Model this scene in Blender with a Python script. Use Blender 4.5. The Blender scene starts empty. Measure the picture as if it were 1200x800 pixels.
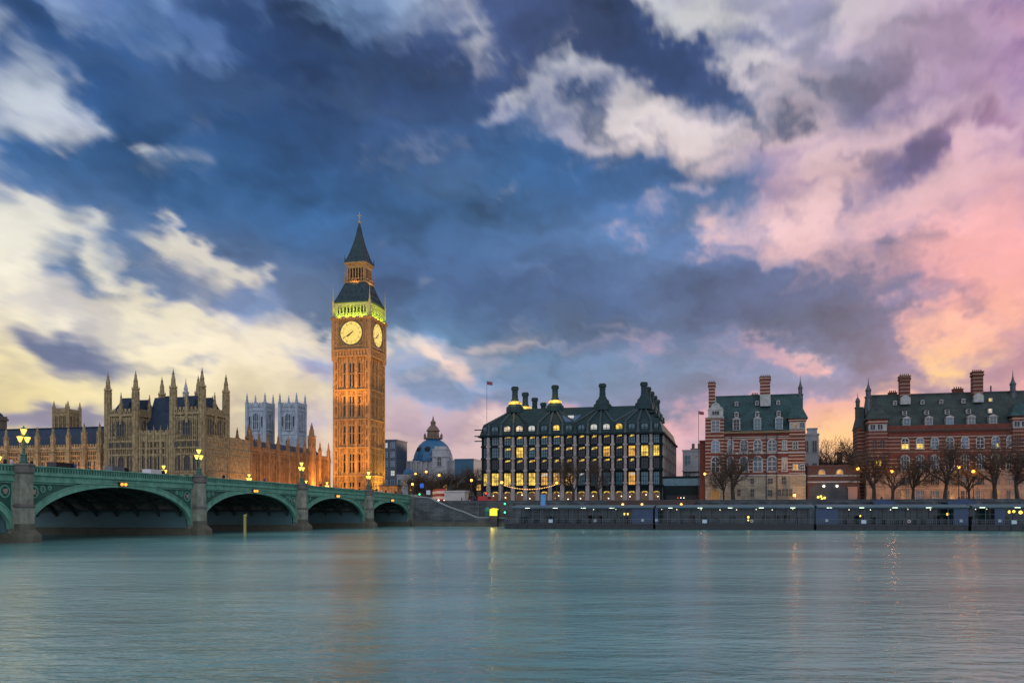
import bpy, math, random
from mathutils import Vector, Matrix
R = math.radians
random.seed(7)
SC = bpy.context.scene
COL = SC.collection
# ------------------------------------------------------------------ camera
F = 1050.0; CZ = 4.0
cam = bpy.data.cameras.new('camera'); camo = bpy.data.objects.new('camera', cam); COL.objects.link(camo)
camo.location = (0, 0, CZ); camo.rotation_euler = (R(90), 0, 0)
cam.sensor_width = 36; cam.lens = F/1200*36; cam.shift_y = 200/1200
cam.clip_end = 30000; cam.clip_start = 0.5
SC.camera = camo
SC.view_settings.view_transform = 'Standard'; SC.view_settings.look = 'None'
SC.view_settings.exposure = 0.0; SC.view_settings.gamma = 1
SC.render.engine = 'CYCLES'
SC.cycles.use_denoising = True
try: SC.cycles.denoiser = 'OPENIMAGEDENOISE'
except Exception: pass
SC.cycles.max_bounces = 5; SC.cycles.diffuse_bounces = 2; SC.cycles.glossy_bounces = 3
SC.cycles.transmission_bounces = 4; SC.cycles.transparent_max_bounces = 6
SC.cycles.sample_clamp_indirect = 4; SC.cycles.caustics_reflective = False; SC.cycles.caustics_refractive = False
SC.cycles.use_light_tree = True

def lin(r, g, b):
    f = lambda c: (c/255/12.92 if c/255 <= 0.04045 else ((c/255+0.055)/1.055)**2.4)
    return (f(r), f(g), f(b))

# ------------------------------------------------------------------ world: dusk sky with clouds
W = bpy.data.worlds.new('World'); SC.world = W; W.use_nodes = True
nt = W.node_tree; nt.nodes.clear()
def nd(t, **k):
    n = nt.nodes.new(t)
    for a, b in k.items(): setattr(n, a, b)
    return n
def lk(a, b): nt.links.new(a, b)
import numpy as np
def _perm(seed):
    return np.random.RandomState(seed).randint(0, 1 << 16, (256, 256))
_G = {}
def perlin(x, y, seed, px):
    """gradient noise, periodic in x with px cells"""
    if seed not in _G:
        a = np.random.RandomState(seed).rand(256, 256)*2*np.pi
        _G[seed] = (np.cos(a), np.sin(a))
    gx, gy = _G[seed]
    xi = np.floor(x).astype(int); yi = np.floor(y).astype(int); fx = x-xi; fy = y-yi
    u = fx*fx*fx*(fx*(fx*6-15)+10); v = fy*fy*fy*(fy*(fy*6-15)+10)
    def g(i, j):
        a = (xi+i) % px % 256; b = (yi+j) % 256
        return gx[a, b]*(fx-i)+gy[a, b]*(fy-j)
    return (g(0, 0)*(1-u)+g(1, 0)*u)*(1-v)+(g(0, 1)*(1-u)+g(1, 1)*u)*v
def fbm(az, el, cells, seed, octv=6, gain=.55, ys=1.6):
    """cells = noise cells round the whole circle; returns about -0.5 .. 0.5"""
    t = 0; a = 1; s = 0; c = int(cells)
    for o in range(octv):
        t = t+a*perlin((az/(2*np.pi)+.5)*c, el/(2*np.pi)*c*ys+o*17.3, seed+o*7, c); s += a*a; a *= gain; c *= 2
    return t/np.sqrt(s)*1.1
FP = 1050.0
def _s2l(c):
    c = np.array(c)/255.0
    return np.where(c <= .04045, c/12.92, ((c+.055)/1.055)**2.4)
def _ae(x, y):
    u = (x-600)/FP; v = (600-y)/FP; a = np.arctan(u); return a, np.arctan(v*np.cos(a))
def _gau(A, E, x, y, rx, ry, rot=0):
    a, e = _ae(x, y); c, s = np.cos(np.radians(rot)), np.sin(np.radians(rot)); rx /= FP; ry /= FP
    dx = A-a; dy = E-e
    return np.exp(-((dx*c+dy*s)/rx)**2-((-dx*s+dy*c)/ry)**2)
def _rbf(A, E, blobs, base, bw):
    tot = np.zeros(A.shape+(3,))+np.array(base)*bw; ws = np.zeros(A.shape)+bw
    for (x, y, rx, ry, col) in blobs:
        g = _gau(A, E, x, y, rx, ry); tot += g[..., None]*_s2l(col); ws += g
    return tot/ws[..., None]
def _ss(x, a, b):
    t = np.clip((x-a)/(b-a), 0, 1); return t*t*(3-2*t)
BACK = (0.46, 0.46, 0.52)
LIGHT = [(90, 385, 190, 70, (250, 240, 212)), (40, 455, 190, 50, (242, 220, 152)), (200, 460, 150, 40, (244, 226, 178)), (330, 430, 120, 70, (234, 218, 196)),
    (50, 150, 90, 60, (198, 204, 212)), (30, 60, 60, 60, (150, 170, 200)), (230, 20, 160, 50, (112, 146, 192)), (40, 270, 90, 50, (228, 226, 218)), (310, 300, 100, 40, (220, 214, 208)),
    (520, 460, 110, 50, (226, 196, 188)), (640, 95, 90, 70, (198, 200, 208)), (830, 40, 130, 80, (206, 208, 212)), (800, 140, 120, 60, (226, 208, 208)),
    (960, 130, 100, 90, (204, 180, 194)), (960, 250, 120, 70, (240, 200, 200)), (1130, 90, 130, 60, (182, 160, 190)), (1170, 60, 50, 35, (214, 150, 170)),
    (1120, 215, 130, 50, (222, 176, 190)), (1130, 290, 120, 38, (252, 172, 174)), (1190, 345, 90, 40, (248, 172, 172)), (1150, 365, 60, 24, (252, 190, 160)), (1105, 414, 50, 24, (258, 224, 120)), (1105, 414, 40, 20, (258, 224, 120)), (1185, 395, 40, 30, (226, 150, 140)), (1180, 450, 70, 44, (214, 150, 150)), (1080, 470, 90, 24, (222, 166, 172)), (1150, 500, 90, 30, (226, 164, 156)),
    (975, 492, 44, 26, (255, 206, 132)), (1040, 520, 60, 30, (238, 190, 150)), (800, 470, 130, 50, (214, 168, 182)), (950, 445, 120, 24, (232, 172, 176)), (560, 525, 150, 50, (206, 178, 190)), (700, 570, 260, 40, (206, 172, 180)), (200, 560, 260, 40, (236, 214, 170)), (1100, 570, 200, 40, (236, 184, 160)), (60, 540, 150, 40, (240, 218, 160)), (1060, 420, 60, 30, (246, 186, 160))]
DARK = [(470, 120, 170, 90, (32, 58, 104)), (300, 130, 150, 80, (24, 62, 114)), (150, 230, 200, 50, (40, 88, 142)), (340, 240, 160, 60, (42, 98, 156)), (100, 60, 100, 80, (30, 74, 130)), (480, 190, 90, 50, (52, 74, 120)),
    (560, 240, 110, 60, (46, 96, 148)), (680, 175, 120, 50, (36, 90, 146)), (820, 205, 90, 50, (50, 92, 144)), (700, 290, 140, 45, (70, 106, 156)), (620, 345, 220, 36, (56, 86, 134)), (850, 340, 140, 45, (70, 96, 144)), (750, 368, 150, 14, (58, 80, 122)),
    (560, 410, 130, 34, (88, 136, 180)), (760, 410, 160, 26, (98, 134, 176)), (1000, 370, 90, 60, (92, 104, 146)), (1080, 410, 60, 50, (126, 108, 150)), (1180, 410, 60, 50, (158, 112, 142)), (880, 450, 150, 40, (118, 120, 162)),
    (780, 60, 90, 80, (34, 60, 108)), (600, 30, 80, 60, (60, 80, 130)), (1060, 180, 80, 50, (74, 82, 132)), (970, 30, 70, 60, (120, 122, 150)), (1150, 130, 80, 60, (160, 118, 150)), (1180, 190, 60, 60, (164, 122, 160)), (1130, 80, 60, 40, (158, 140, 172)),
    (50, 400, 100, 40, (100, 108, 144)), (60, 300, 100, 40, (90, 120, 162)), (70, 490, 160, 30, (142, 138, 162)), (270, 350, 90, 50, (112, 130, 168)), (470, 450, 80, 40, (122, 138, 176)), (330, 470, 60, 50, (160, 148, 170)), (680, 460, 140, 40, (126, 136, 176))]
POS = [(440, 110, 190, 100, 0, 1), (250, 130, 130, 80, -10, 1), (120, 220, 230, 46, -6, .95), (330, 225, 190, 60, -12, .95), (150, 75, 100, 60, 0, .75), (20, 200, 60, 16, 0, .6), (300, 50, 60, 50, 0, .6),
    (560, 280, 170, 110, 0, .97), (680, 205, 110, 58, -15, 1), (830, 235, 75, 50, -30, .8), (760, 330, 220, 58, -6, 1), (960, 365, 110, 52, -16, 1), (620, 360, 200, 38, 0, .9), (410, 300, 60, 60, 0, .8),
    (560, 420, 120, 40, 0, .72), (720, 435, 150, 34, 0, .75), (880, 445, 100, 24, -8, .7), (1060, 415, 50, 22, -10, .8), (1186, 405, 34, 28, 0, .95), (1180, 410, 40, 24, 10, .8), (1055, 455, 90, 12, -4, .6), (1120, 352, 30, 8, -20, .5), (690, 462, 130, 22, 0, .62), (1000, 430, 60, 20, 0, .6),
    (715, 15, 40, 48, 40, 1), (760, 65, 75, 32, -32, 1), (832, 92, 38, 15, -48, .8), (862, 138, 22, 8, -55, .55), (893, 172, 14, 6, -50, .5), (1000, 105, 50, 16, 10, .55), (925, 150, 40, 12, -20, .45), (1140, 238, 50, 12, 10, .45), (1060, 290, 40, 10, -10, .4), (1110, 30, 50, 18, 0, .5), (880, 40, 40, 12, -20, .4), (610, 25, 50, 44, 0, .85), (1058, 182, 52, 25, 28, 1), (1052, 186, 46, 22, 28, .9), (1085, 165, 26, 13, 10, .8), (75, 405, 50, 20, -14, .9), (95, 412, 26, 14, 0, .7), (960, 30, 24, 30, 0, .5), (1160, 130, 26, 12, 0, .5), (640, 62, 40, 16, 30, .6), (690, 112, 44, 16, -30, .75), (735, 140, 40, 9, -25, .5), (615, 125, 24, 8, 20, .4), (760, 130, 30, 12, -40, .5), (600, 100, 30, 10, 0, .4), (150, 310, 40, 14, -40, .5), (200, 345, 40, 12, -30, .6), (110, 335, 40, 10, -20, .5), (250, 330, 50, 16, -10, .55), (400, 440, 60, 18, -20, .5), (1005, 190, 16, 14, 0, .55), (978, 245, 12, 24, 0, .62), (968, 20, 20, 34, 0, .66), (1150, 128, 36, 14, 0, .6),
    (1190, 195, 24, 42, 0, .62), (1080, 75, 90, 24, 10, .5), (1130, 95, 70, 18, 0, .45), (930, 40, 30, 10, -40, .5), (940, 105, 14, 8, -30, .5), (890, 80, 12, 7, 0, .45), (42, 398, 66, 20, -14, 1), (92, 400, 20, 14, -40, .7), (62, 300, 46, 17, -24, .92), (165, 300, 60, 18, -40, .62), (275, 338, 30, 12, 0, .85), (340, 330, 80, 26, -30, .8), (390, 370, 50, 14, -35, .6), (215, 330, 40, 12, -30, .6), (60, 437, 24, 7, 0, .6), (270, 382, 22, 6, 0, .55), (150, 420, 26, 8, 0, .55), (185, 433, 26, 5, -10, .6), (228, 423, 20, 5, 0, .5),
    (40, 499, 90, 12, 5, .95), (128, 488, 36, 13, 10, .9), (320, 485, 50, 20, 0, .7), (500, 447, 50, 14, 0, .85), (355, 430, 40, 10, -18, .6), (10, 15, 26, 40, 0, .75), (370, 435, 16, 8, 0, .6), (430, 455, 40, 30, 0, .5), (215, 345, 50, 10, -20, .5)]
NEG = [(885, 120, 30, 34, -40, .6), (860, 195, 40, 16, -20, .5), (45, 148, 44, 18, -38, .72), (28, 70, 14, 50, 10, .35), (90, 150, 28, 10, -35, .6), (110, 30, 60, 16, -25, .3), (215, 24, 46, 14, -35, .6), (245, 60, 22, 9, -55, .5), (275, 140, 30, 14, -40, .3), (172, 183, 12, 6, 0, .6), (82, 98, 26, 10, -30, .55), (190, 60, 24, 10, -45, .35),
    (586, 132, 34, 9, 25, .7), (636, 104, 24, 9, 30, .3), (700, 156, 44, 9, -20, .4), (800, 155, 60, 22, -20, .75), (548, 60, 16, 50, 0, .5), (945, 280, 50, 36, -40, .8), (850, 285, 24, 22, -50, .55), (820, 228, 16, 10, -30, .35), (915, 408, 40, 7, -24, .95), (325, 320, 12, 7, 0, .6), (225, 285, 56, 10, -28, .8), (290, 325, 40, 8, -25, .5), (310, 318, 20, 8, 0, .55), (20, 262, 46, 22, -28, .9), (115, 270, 30, 12, -35, .45),
    (130, 372, 170, 30, -4, .72), (930, 478, 90, 13, 0, .75), (980, 500, 60, 22, 0, .8), (560, 505, 80, 20, 0, .5), (1110, 400, 50, 40, 0, .6), (520, 420, 44, 11, -22, .75), (488, 410, 20, 7, -15, .5), (800, 482, 60, 12, 0, .6), (380, 395, 50, 16, -30, .75), (290, 400, 60, 14, -10, .4), (1070, 340, 30, 20, -40, .4), (660, 392, 190, 7, 2, .35)]
def sky_rgb(A, E):
    w1x = fbm(A, E, 18, 11, 3, .5, 1.4); w1y = fbm(A, E, 18, 51, 3, .5, 1.4)
    w2x = fbm(A, E, 70, 91, 6, .62, 1.5); w2y = fbm(A, E, 70, 131, 6, .62, 1.5)
    PA = A+w1x*.018+w2x*.040; PE = E+w1y*.014+w2y*.026
    CA = A+w1x*.05+w2x*.02; CE = E+w1y*.04+w2y*.015
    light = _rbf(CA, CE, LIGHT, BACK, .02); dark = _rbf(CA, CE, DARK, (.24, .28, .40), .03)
    q = np.ones(A.shape); k = np.ones(A.shape)
    for (x, y, rx, ry, rot, w) in POS: q *= 1-w*_gau(PA, PE, x, y, rx, ry, rot)*.985
    for (x, y, rx, ry, rot, w) in NEG: k *= 1-w*_gau(PA, PE, x, y, rx, ry, rot)
    far = _ss(np.abs(A), .60, 1.0)
    M = (1-q)*k+far*(.32)
    st = fbm(A*.9+E*.5, E*1.5-A*.45, 50, 511, 5, .6, 1.6)          # wind-drawn streaks
    b1 = fbm(PA, PE, 40, 171, 7, .56, 1.7); b2 = fbm(PA*.8+PE*.6, PE, 110, 211, 6, .6, 1.5)
    fld = M+b1*.50+b2*.24+st*.20
    soft = .62+.38*_ss(fbm(A, E, 26, 251, 3, .5), -.15, .2)
    m = _ss(fld, .37-.42*soft, .37+.50*soft)
    n5 = fbm(PA, PE, 26, 291, 7, .55, 2.2); n55 = fbm(PA+.3*PE, PE, 80, 371, 6, .58, 1.6)
    amt = np.clip(1+.62*n5+.20*n55+.30*st, .55, 1.6)
    depth = _ss(fld, .35, 1.2)
    darkv = dark*(amt*(1.30-.34*depth))[..., None]*np.array([1.0, .97, .93])
    hl = _ss(fbm(PA, PE, 22, 611, 7, .6, 2.4), .02, .5)*.34*(.4+.6*_ss(E, .52, .1))      # paler folds inside the mass
    darkv = darkv*(1-hl[..., None])+(darkv*.45+np.array([.15, .25, .385])*.55)*hl[..., None]
    darkv = darkv*.95+(darkv@np.array([.25, .6, .15]))[..., None]*.05
    n6 = fbm(PA, PE, 40, 331, 6, .52, 2.2)
    lightv = light*np.clip(1+.26*n6+.10*n55+.12*st, .7, 1.25)[..., None]
    rt = _ss(A, .10, .45)
    veil = _ss(fbm(PA, PE, 26, 411, 7, .60, 2.0)+st*.35, -.12, .42)*(.66+.32*rt)
    lightv = lightv*(1-veil[..., None]*np.array([.52, .50, .27]))
    rgb = lightv*(1-m[..., None])+darkv*m[..., None]
    rgb = rgb*(1+2.3*_ss(np.abs(A), 1.7, 2.6)*_ss(E, 1.15, .45))[..., None]          # eastern sky behind the viewer, brightness added to light the building fronts
    return rgb
def drift(w, A0, A1, E0, E1, amount=.009, n=5):
    """long exposure: the clouds drift outward from a point low in the sky"""
    H, Wd = w.shape[:2]; a0, e0 = _ae(980, 640)
    px = (a0-A0)/(A1-A0)*Wd; py = (e0-E0)/(E1-E0)*H
    X = np.arange(Wd)[None, :]-px; Y = np.arange(H)[:, None]-py; out = np.zeros_like(w)
    for k in range(n):
        f = 1+amount*(k/(n-1)-.5)
        xi = np.clip(np.rint(px+X*f), 0, Wd-1).astype(int); yi = np.clip(np.rint(py+Y*f), 0, H-1).astype(int)
        out += w[np.broadcast_to(yi, (H, Wd)), np.broadcast_to(xi, (H, Wd))]
    return out/n
def sky_image(NW=4096):
    NH = NW//2
    def grid(nw, nh, x0, x1, y0, y1):
        A = ((np.arange(x0, x1)+.5)/nw-.5)*2*np.pi; E = ((np.arange(y0, y1)+.5)/nh-.5)*np.pi
        return np.meshgrid(A, E)
    c = 8; lw, lh = NW//c, NH//c
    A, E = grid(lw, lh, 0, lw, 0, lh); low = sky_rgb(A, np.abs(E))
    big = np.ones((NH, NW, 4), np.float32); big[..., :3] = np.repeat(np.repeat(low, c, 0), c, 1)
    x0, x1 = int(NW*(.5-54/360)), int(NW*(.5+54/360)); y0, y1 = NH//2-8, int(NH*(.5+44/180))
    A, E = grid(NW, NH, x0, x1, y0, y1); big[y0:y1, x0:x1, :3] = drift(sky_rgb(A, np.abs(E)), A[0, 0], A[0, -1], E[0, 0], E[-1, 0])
    return big
SUN_AZ, SUN_EL = 27.0, 2.0
sky = nd('ShaderNodeTexSky', sky_type='NISHITA'); sky.sun_disc = False; sky.sun_elevation = R(SUN_EL); sky.sun_rotation = R(SUN_AZ)
bg1 = nd('ShaderNodeBackground'); lk(sky.outputs[0], bg1.inputs[0]); bg1.inputs[1].default_value = 0.012
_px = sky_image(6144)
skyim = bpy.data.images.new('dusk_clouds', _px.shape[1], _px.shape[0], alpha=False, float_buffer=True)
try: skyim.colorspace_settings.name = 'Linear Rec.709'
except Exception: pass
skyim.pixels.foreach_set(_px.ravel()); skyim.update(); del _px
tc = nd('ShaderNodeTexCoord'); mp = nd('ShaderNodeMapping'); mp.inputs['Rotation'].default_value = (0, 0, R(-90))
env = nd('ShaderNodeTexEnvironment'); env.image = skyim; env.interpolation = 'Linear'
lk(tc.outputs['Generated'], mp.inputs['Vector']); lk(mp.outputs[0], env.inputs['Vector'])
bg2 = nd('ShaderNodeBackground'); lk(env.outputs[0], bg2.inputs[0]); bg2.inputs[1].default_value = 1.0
ad = nd('ShaderNodeAddShader'); lk(bg1.outputs[0], ad.inputs[0]); lk(bg2.outputs[0], ad.inputs[1])
wo = nd('ShaderNodeOutputWorld'); lk(ad.outputs[0], wo.inputs[0])
sunl = bpy.data.lights.new('sun', 'SUN'); sunl.energy = 0.5; sunl.angle = R(12); sunl.color = (1, .72, .55)
suno = bpy.data.objects.new('sun', sunl); COL.objects.link(suno)
suno.rotation_euler = Vector((-math.sin(R(SUN_AZ))*math.cos(R(SUN_EL)), -math.cos(R(SUN_AZ))*math.cos(R(SUN_EL)), -math.sin(R(SUN_EL)))).to_track_quat('-Z', 'Y').to_euler()

# ------------------------------------------------------------------ frame of the place: s along the embankment, t inland
TH = R(14.2); AX, AY = -29.2, 260.0
E1 = (math.cos(TH), -math.sin(TH)); E2 = (math.sin(TH), math.cos(TH))
G = 6.6                                     # street level above the river
def Lw(s, t, z=0): return Vector((AX+s*E1[0]+t*E2[0], AY+s*E1[1]+t*E2[1], z))
def sy(px, t):
    """s and depth Y of the point seen at photo column px on the plane t"""
    u = (px-600)/F; s = (u*(AY+t*E2[1])-AX-t*E2[0])/(E1[0]-u*E1[1]); return s, AY+s*E1[1]+t*E2[1]
def ty(px, s):
    u = (px-600)/F; t = (u*(AY+s*E1[1])-AX-s*E1[0])/(E2[0]-u*E2[1]); return t, AY+s*E1[1]+t*E2[1]
def zz(py, Y): return CZ+(600-py)*Y/F

# ------------------------------------------------------------------ materials
MT = {}
def mat(name, c, rough=.8, c2=None, scale=.5, bump=0, bscale=6, metal=0, emit=None, es=1, stripe=None, streak=0, spec=.5, det=6, vary=0):
    if name in MT: return MT[name]
    m = bpy.data.materials.new(name); m.use_nodes = True; N = m.node_tree; n = N.nodes; b = n['Principled BSDF']
    b.inputs['Roughness'].default_value = rough; b.inputs['Metallic'].default_value = metal
    b.inputs['Base Color'].default_value = (*c, 1); b.inputs['Specular IOR Level'].default_value = spec
    geo = n.new('ShaderNodeNewGeometry'); col = None
    if c2:
        t = n.new('ShaderNodeTexNoise'); t.inputs['Scale'].default_value = scale; t.inputs['Detail'].default_value = det; t.inputs['Roughness'].default_value = .65
        mp = n.new('ShaderNodeMapping'); mp.inputs['Scale'].default_value = (1, 1, .62 if streak else 1)
        N.links.new(geo.outputs['Position'], mp.inputs[0]); N.links.new(mp.outputs[0], t.inputs['Vector'])
        r = n.new('ShaderNodeMapRange'); r.inputs[1].default_value = .30; r.inputs[2].default_value = .68; N.links.new(t.outputs[0], r.inputs[0])
        x = n.new('ShaderNodeMix'); x.data_type = 'RGBA'; N.links.new(r.outputs[0], x.inputs[0])
        x.inputs[6].default_value = (*c, 1); x.inputs[7].default_value = (*c2, 1); col = x.outputs[2]
    if stripe:                                # (period, share, colour): level bands of stone in brick
        sx = n.new('ShaderNodeSeparateXYZ'); N.links.new(geo.outputs['Position'], sx.inputs[0])
        d = n.new('ShaderNodeMath'); d.operation = 'DIVIDE'; N.links.new(sx.outputs[2], d.inputs[0]); d.inputs[1].default_value = stripe[0]
        f = n.new('ShaderNodeMath'); f.operation = 'FRACT'; N.links.new(d.outputs[0], f.inputs[0])
        g = n.new('ShaderNodeMath'); g.operation = 'LESS_THAN'; N.links.new(f.outputs[0], g.inputs[0]); g.inputs[1].default_value = stripe[1]
        x = n.new('ShaderNodeMix'); x.data_type = 'RGBA'; N.links.new(g.outputs[0], x.inputs[0])
        if col: N.links.new(col, x.inputs[6])
        else: x.inputs[6].default_value = (*c, 1)
        x.inputs[7].default_value = (*stripe[2], 1); col = x.outputs[2]
    if col: N.links.new(col, b.inputs['Base Color'])
    if bump:
        t = n.new('ShaderNodeTexNoise'); t.inputs['Scale'].default_value = bscale; t.inputs['Detail'].default_value = 4
        N.links.new(geo.outputs['Position'], t.inputs['Vector'])
        k = n.new('ShaderNodeBump'); k.inputs['Strength'].default_value = bump; k.inputs['Distance'].default_value = .1
        N.links.new(t.outputs[0], k.inputs['Height']); N.links.new(k.outputs[0], b.inputs['Normal'])
    if emit and vary:                          # rooms behind the panes differ
        t = n.new('ShaderNodeTexNoise'); t.inputs['Scale'].default_value = vary; t.inputs['Detail'].default_value = 3; N.links.new(geo.outputs['Position'], t.inputs['Vector'])
        r = n.new('ShaderNodeMapRange'); r.inputs[1].default_value = .36; r.inputs[2].default_value = .62; r.inputs[3].default_value = es*.22; r.inputs[4].default_value = es*1.12
        N.links.new(t.outputs[0], r.inputs[0]); N.links.new(r.outputs[0], b.inputs['Emission Strength'])
    if emit:
        b.inputs['Emission Color'].default_value = (*emit, 1)
        if not vary: b.inputs['Emission Strength'].default_value = es
    MT[name] = m; return m
def blocks(name, c, c2, mortar, bw=1.2, bh=.5, rough=.85):
    """stone or brick courses, seen on any upright face"""
    m = bpy.data.materials.new(name); m.use_nodes = True; N = m.node_tree; n = N.nodes; b = n['Principled BSDF']; b.inputs['Roughness'].default_value = rough
    geo = n.new('ShaderNodeNewGeometry'); sx = n.new('ShaderNodeSeparateXYZ'); N.links.new(geo.outputs['Position'], sx.inputs[0])
    a = n.new('ShaderNodeMath'); a.operation = 'ADD'; N.links.new(sx.outputs[0], a.inputs[0]); N.links.new(sx.outputs[1], a.inputs[1])
    cb = n.new('ShaderNodeCombineXYZ'); N.links.new(a.outputs[0], cb.inputs[0]); N.links.new(sx.outputs[2], cb.inputs[1])
    br = n.new('ShaderNodeTexBrick'); N.links.new(cb.outputs[0], br.inputs['Vector']); br.inputs['Scale'].default_value = 1
    br.inputs['Brick Width'].default_value = bw; br.inputs['Row Height'].default_value = bh; br.inputs['Mortar Size'].default_value = .03
    br.inputs['Color1'].default_value = (*c, 1); br.inputs['Color2'].default_value = (*c2, 1); br.inputs['Mortar'].default_value = (*mortar, 1)
    t = n.new('ShaderNodeTexNoise'); t.inputs['Scale'].default_value = .35; t.inputs['Detail'].default_value = 6; N.links.new(geo.outputs['Position'], t.inputs['Vector'])
    r = n.new('ShaderNodeMapRange'); r.inputs[1].default_value = .3; r.inputs[2].default_value = .7; r.inputs[3].default_value = .6; r.inputs[4].default_value = 1.25; N.links.new(t.outputs[0], r.inputs[0])
    v = n.new('ShaderNodeVectorMath'); v.operation = 'SCALE'; N.links.new(br.outputs[0], v.inputs[0]); N.links.new(r.outputs[0], v.inputs['Scale'])
    N.links.new(v.outputs[0], b.inputs['Base Color']); MT[name] = m; return m
STONE = mat('honey_stone', (.50, .365, .18), .9, (.14, .10, .052), 1.6, .8, 3, streak=1, det=10)
STONEW = mat('warm_stone', (.42, .23, .10), .9, (.15, .08, .04), 1.0, .8, 3, streak=1, det=10)
STONED = mat('dark_stone', (.16, .13, .09), .9, (.09, .075, .055), .7, .4, 3)
BBSTONE = mat('clock_tower_stone', (.44, .265, .11), .9, (.19, .11, .045), 1.6, .8, 3, streak=1, det=10)
PALE = mat('portland_stone', (.44, .44, .42), .85, (.30, .31, .31), .5, .3, 3, streak=1)
ABBEY = mat('abbey_stone', (.42, .48, .51), .9, (.20, .25, .28), .5, .3, 2, streak=1)
GRAN = blocks('granite_blocks', (.06, .072, .076), (.105, .118, .118), (.022, .026, .026), 1.6, .6)
PIERST = mat('pier_granite', (.34, .335, .25), .85, (.12, .13, .095), 1.0, .4, 4, streak=1)
PIERCAP = mat('pier_cap_stone', (.17, .155, .13), .85, (.10, .09, .08), .8, .4, 4)
ALGAE = mat('algae_stone', (.065, .07, .045), .8, (.13, .12, .08), .8, .6, 3)
GREEN = mat('bridge_green_paint', (.185, .43, .31), .55, (.075, .21, .14), .9, .15, 3, det=10, streak=1)
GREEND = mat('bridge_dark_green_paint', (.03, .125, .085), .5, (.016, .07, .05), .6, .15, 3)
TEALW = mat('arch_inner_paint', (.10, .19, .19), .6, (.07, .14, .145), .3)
RIBM = mat('arch_rib_iron', (.05, .06, .055), .7, (.035, .04, .035), .8)
DARK = mat('near_black', (.015, .017, .018), .8)  # near black; also carries the shade inside the tower openings
SLATE = mat('blue_slate', (.035, .06, .09), .7, (.018, .03, .05), 1.2, .3, 5, spec=.25)
SLATEB = mat('clock_roof_iron', (.045, .075, .08), .7, (.022, .04, .045), .9, .3, 5, spec=.2)
BRONZE = mat('roof_bronze', (.030, .062, .062), .6, (.018, .038, .04), .8, .2, 2, spec=.12)
BRONZED = mat('dark_bronze', (.016, .026, .027), .85, (.009, .016, .017), .7, spec=.08)
NSROOF = blocks('green_slate_tiles', (.018, .056, .057), (.030, .078, .074), (.010, .030, .032), .7, .42, .8)
NSROOF2 = blocks('mossy_slate_tiles', (.026, .046, .043), (.048, .062, .048), (.012, .02, .02), .7, .42, .8)
WHITE = mat('white_stone', (.46, .45, .41), .8, (.24, .245, .23), .9, det=9)
STRIPE = mat('striped_brick', (.21, .045, .022), .85, (.09, .024, .014), 1.0, .3, 8, stripe=(1.02, .27, (.42, .33, .23)))
BRICK = mat('red_brick', (.19, .042, .022), .85, (.085, .023, .014), 1.0, .3, 8)
STRIPE2 = mat('striped_brick_dark', (.15, .038, .021), .85, (.075, .021, .013), 1.0, .3, 8, stripe=(1.05, .20, (.32, .23, .16)))
NSBASE = blocks('ns_base_stone', (.33, .29, .20), (.24, .21, .15), (.12, .11, .08), 1.4, .55)
NSBASE2 = blocks('ns_base_stone_brown', (.27, .20, .16), (.22, .165, .13), (.14, .11, .09), 1.4, .55)
GLASS = mat('window_glass', (.012, .024, .036), .12, spec=.5)
GLASSB = mat('window_glass_blue', (.035, .11, .19), .12, (.02, .06, .11), .8, spec=.7)
GLASST = mat('window_glass_teal', (.02, .13, .16), .15, (.01, .06, .08), .8, spec=.5)
GLASSD = mat('window_glass_dark', (.008, .011, .013), .2, spec=.3)
LITY = mat('lit_yellow', (.3, .2, .05), .5, emit=(1, .64, .09), es=1.1, vary=.8)
LITO = mat('lit_orange', (.3, .2, .05), .5, emit=(1, .46, .07), es=.75, vary=.9)
LITW = mat('lit_white', (.3, .3, .3), .5, emit=(1, .74, .38), es=.85, vary=.8)
LITP = mat('lit_pale', (.3, .3, .3), .5, emit=(.75, .72, .6), es=.6)
BULB = mat('lamp_glass_yellow', (.8, .6, .2), .4, emit=(1, .64, .08), es=2.4)
BULBO = mat('lamp_glass_orange', (.8, .5, .2), .4, emit=(1, .40, .05), es=2.6)
BULBW = mat('lamp_glass_white', (.8, .8, .8), .4, emit=(1, .85, .6), es=4)
SIGR = mat('signal_red', (.4, .02, .02), .4, emit=(1, .05, .02), es=3)
SIGG = mat('signal_green', (.02, .4, .1), .4, emit=(.05, 1, .35), es=3)
SIGO = mat('signal_orange', (.4, .2, .02), .4, emit=(1, .25, .03), es=3)
IRON = mat('black_iron', (.02, .022, .024), .5)
GOLD = mat('gilded_metal', (.45, .30, .08), .35, metal=.8)
STEEL = mat('grey_steel', (.22, .25, .27), .4, metal=.5)
NAVY = mat('navy_panel', (.008, .042, .115), .4, (.006, .028, .075), .8)
HULL = mat('pontoon_hull', (.009, .014, .018), .5, (.018, .021, .023), .6)
CANOPY = mat('canopy_grey_blue', (.08, .15, .175), .5, (.05, .10, .12), .4)
ASPH = mat('asphalt', (.05, .05, .05), .9, (.04, .04, .042), .5, .3, 4)
PAVE = mat('paving', (.18, .17, .16), .9, (.13, .125, .12), .5, .3, 4)
EARTH = mat('ground_cover', (.07, .075, .06), .95, (.05, .055, .045), .1)
BARK = mat('bark', (.045, .033, .024), .9, (.03, .022, .016), 1.5)
RED = mat('red_paint', (.45, .02, .015), .35)
SKIN = mat('skin', (.35, .2, .14), .6)
BRZ = mat('statue_bronze', (.03, .032, .026), .45, (.02, .025, .02), 1.2, metal=.3)

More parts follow.
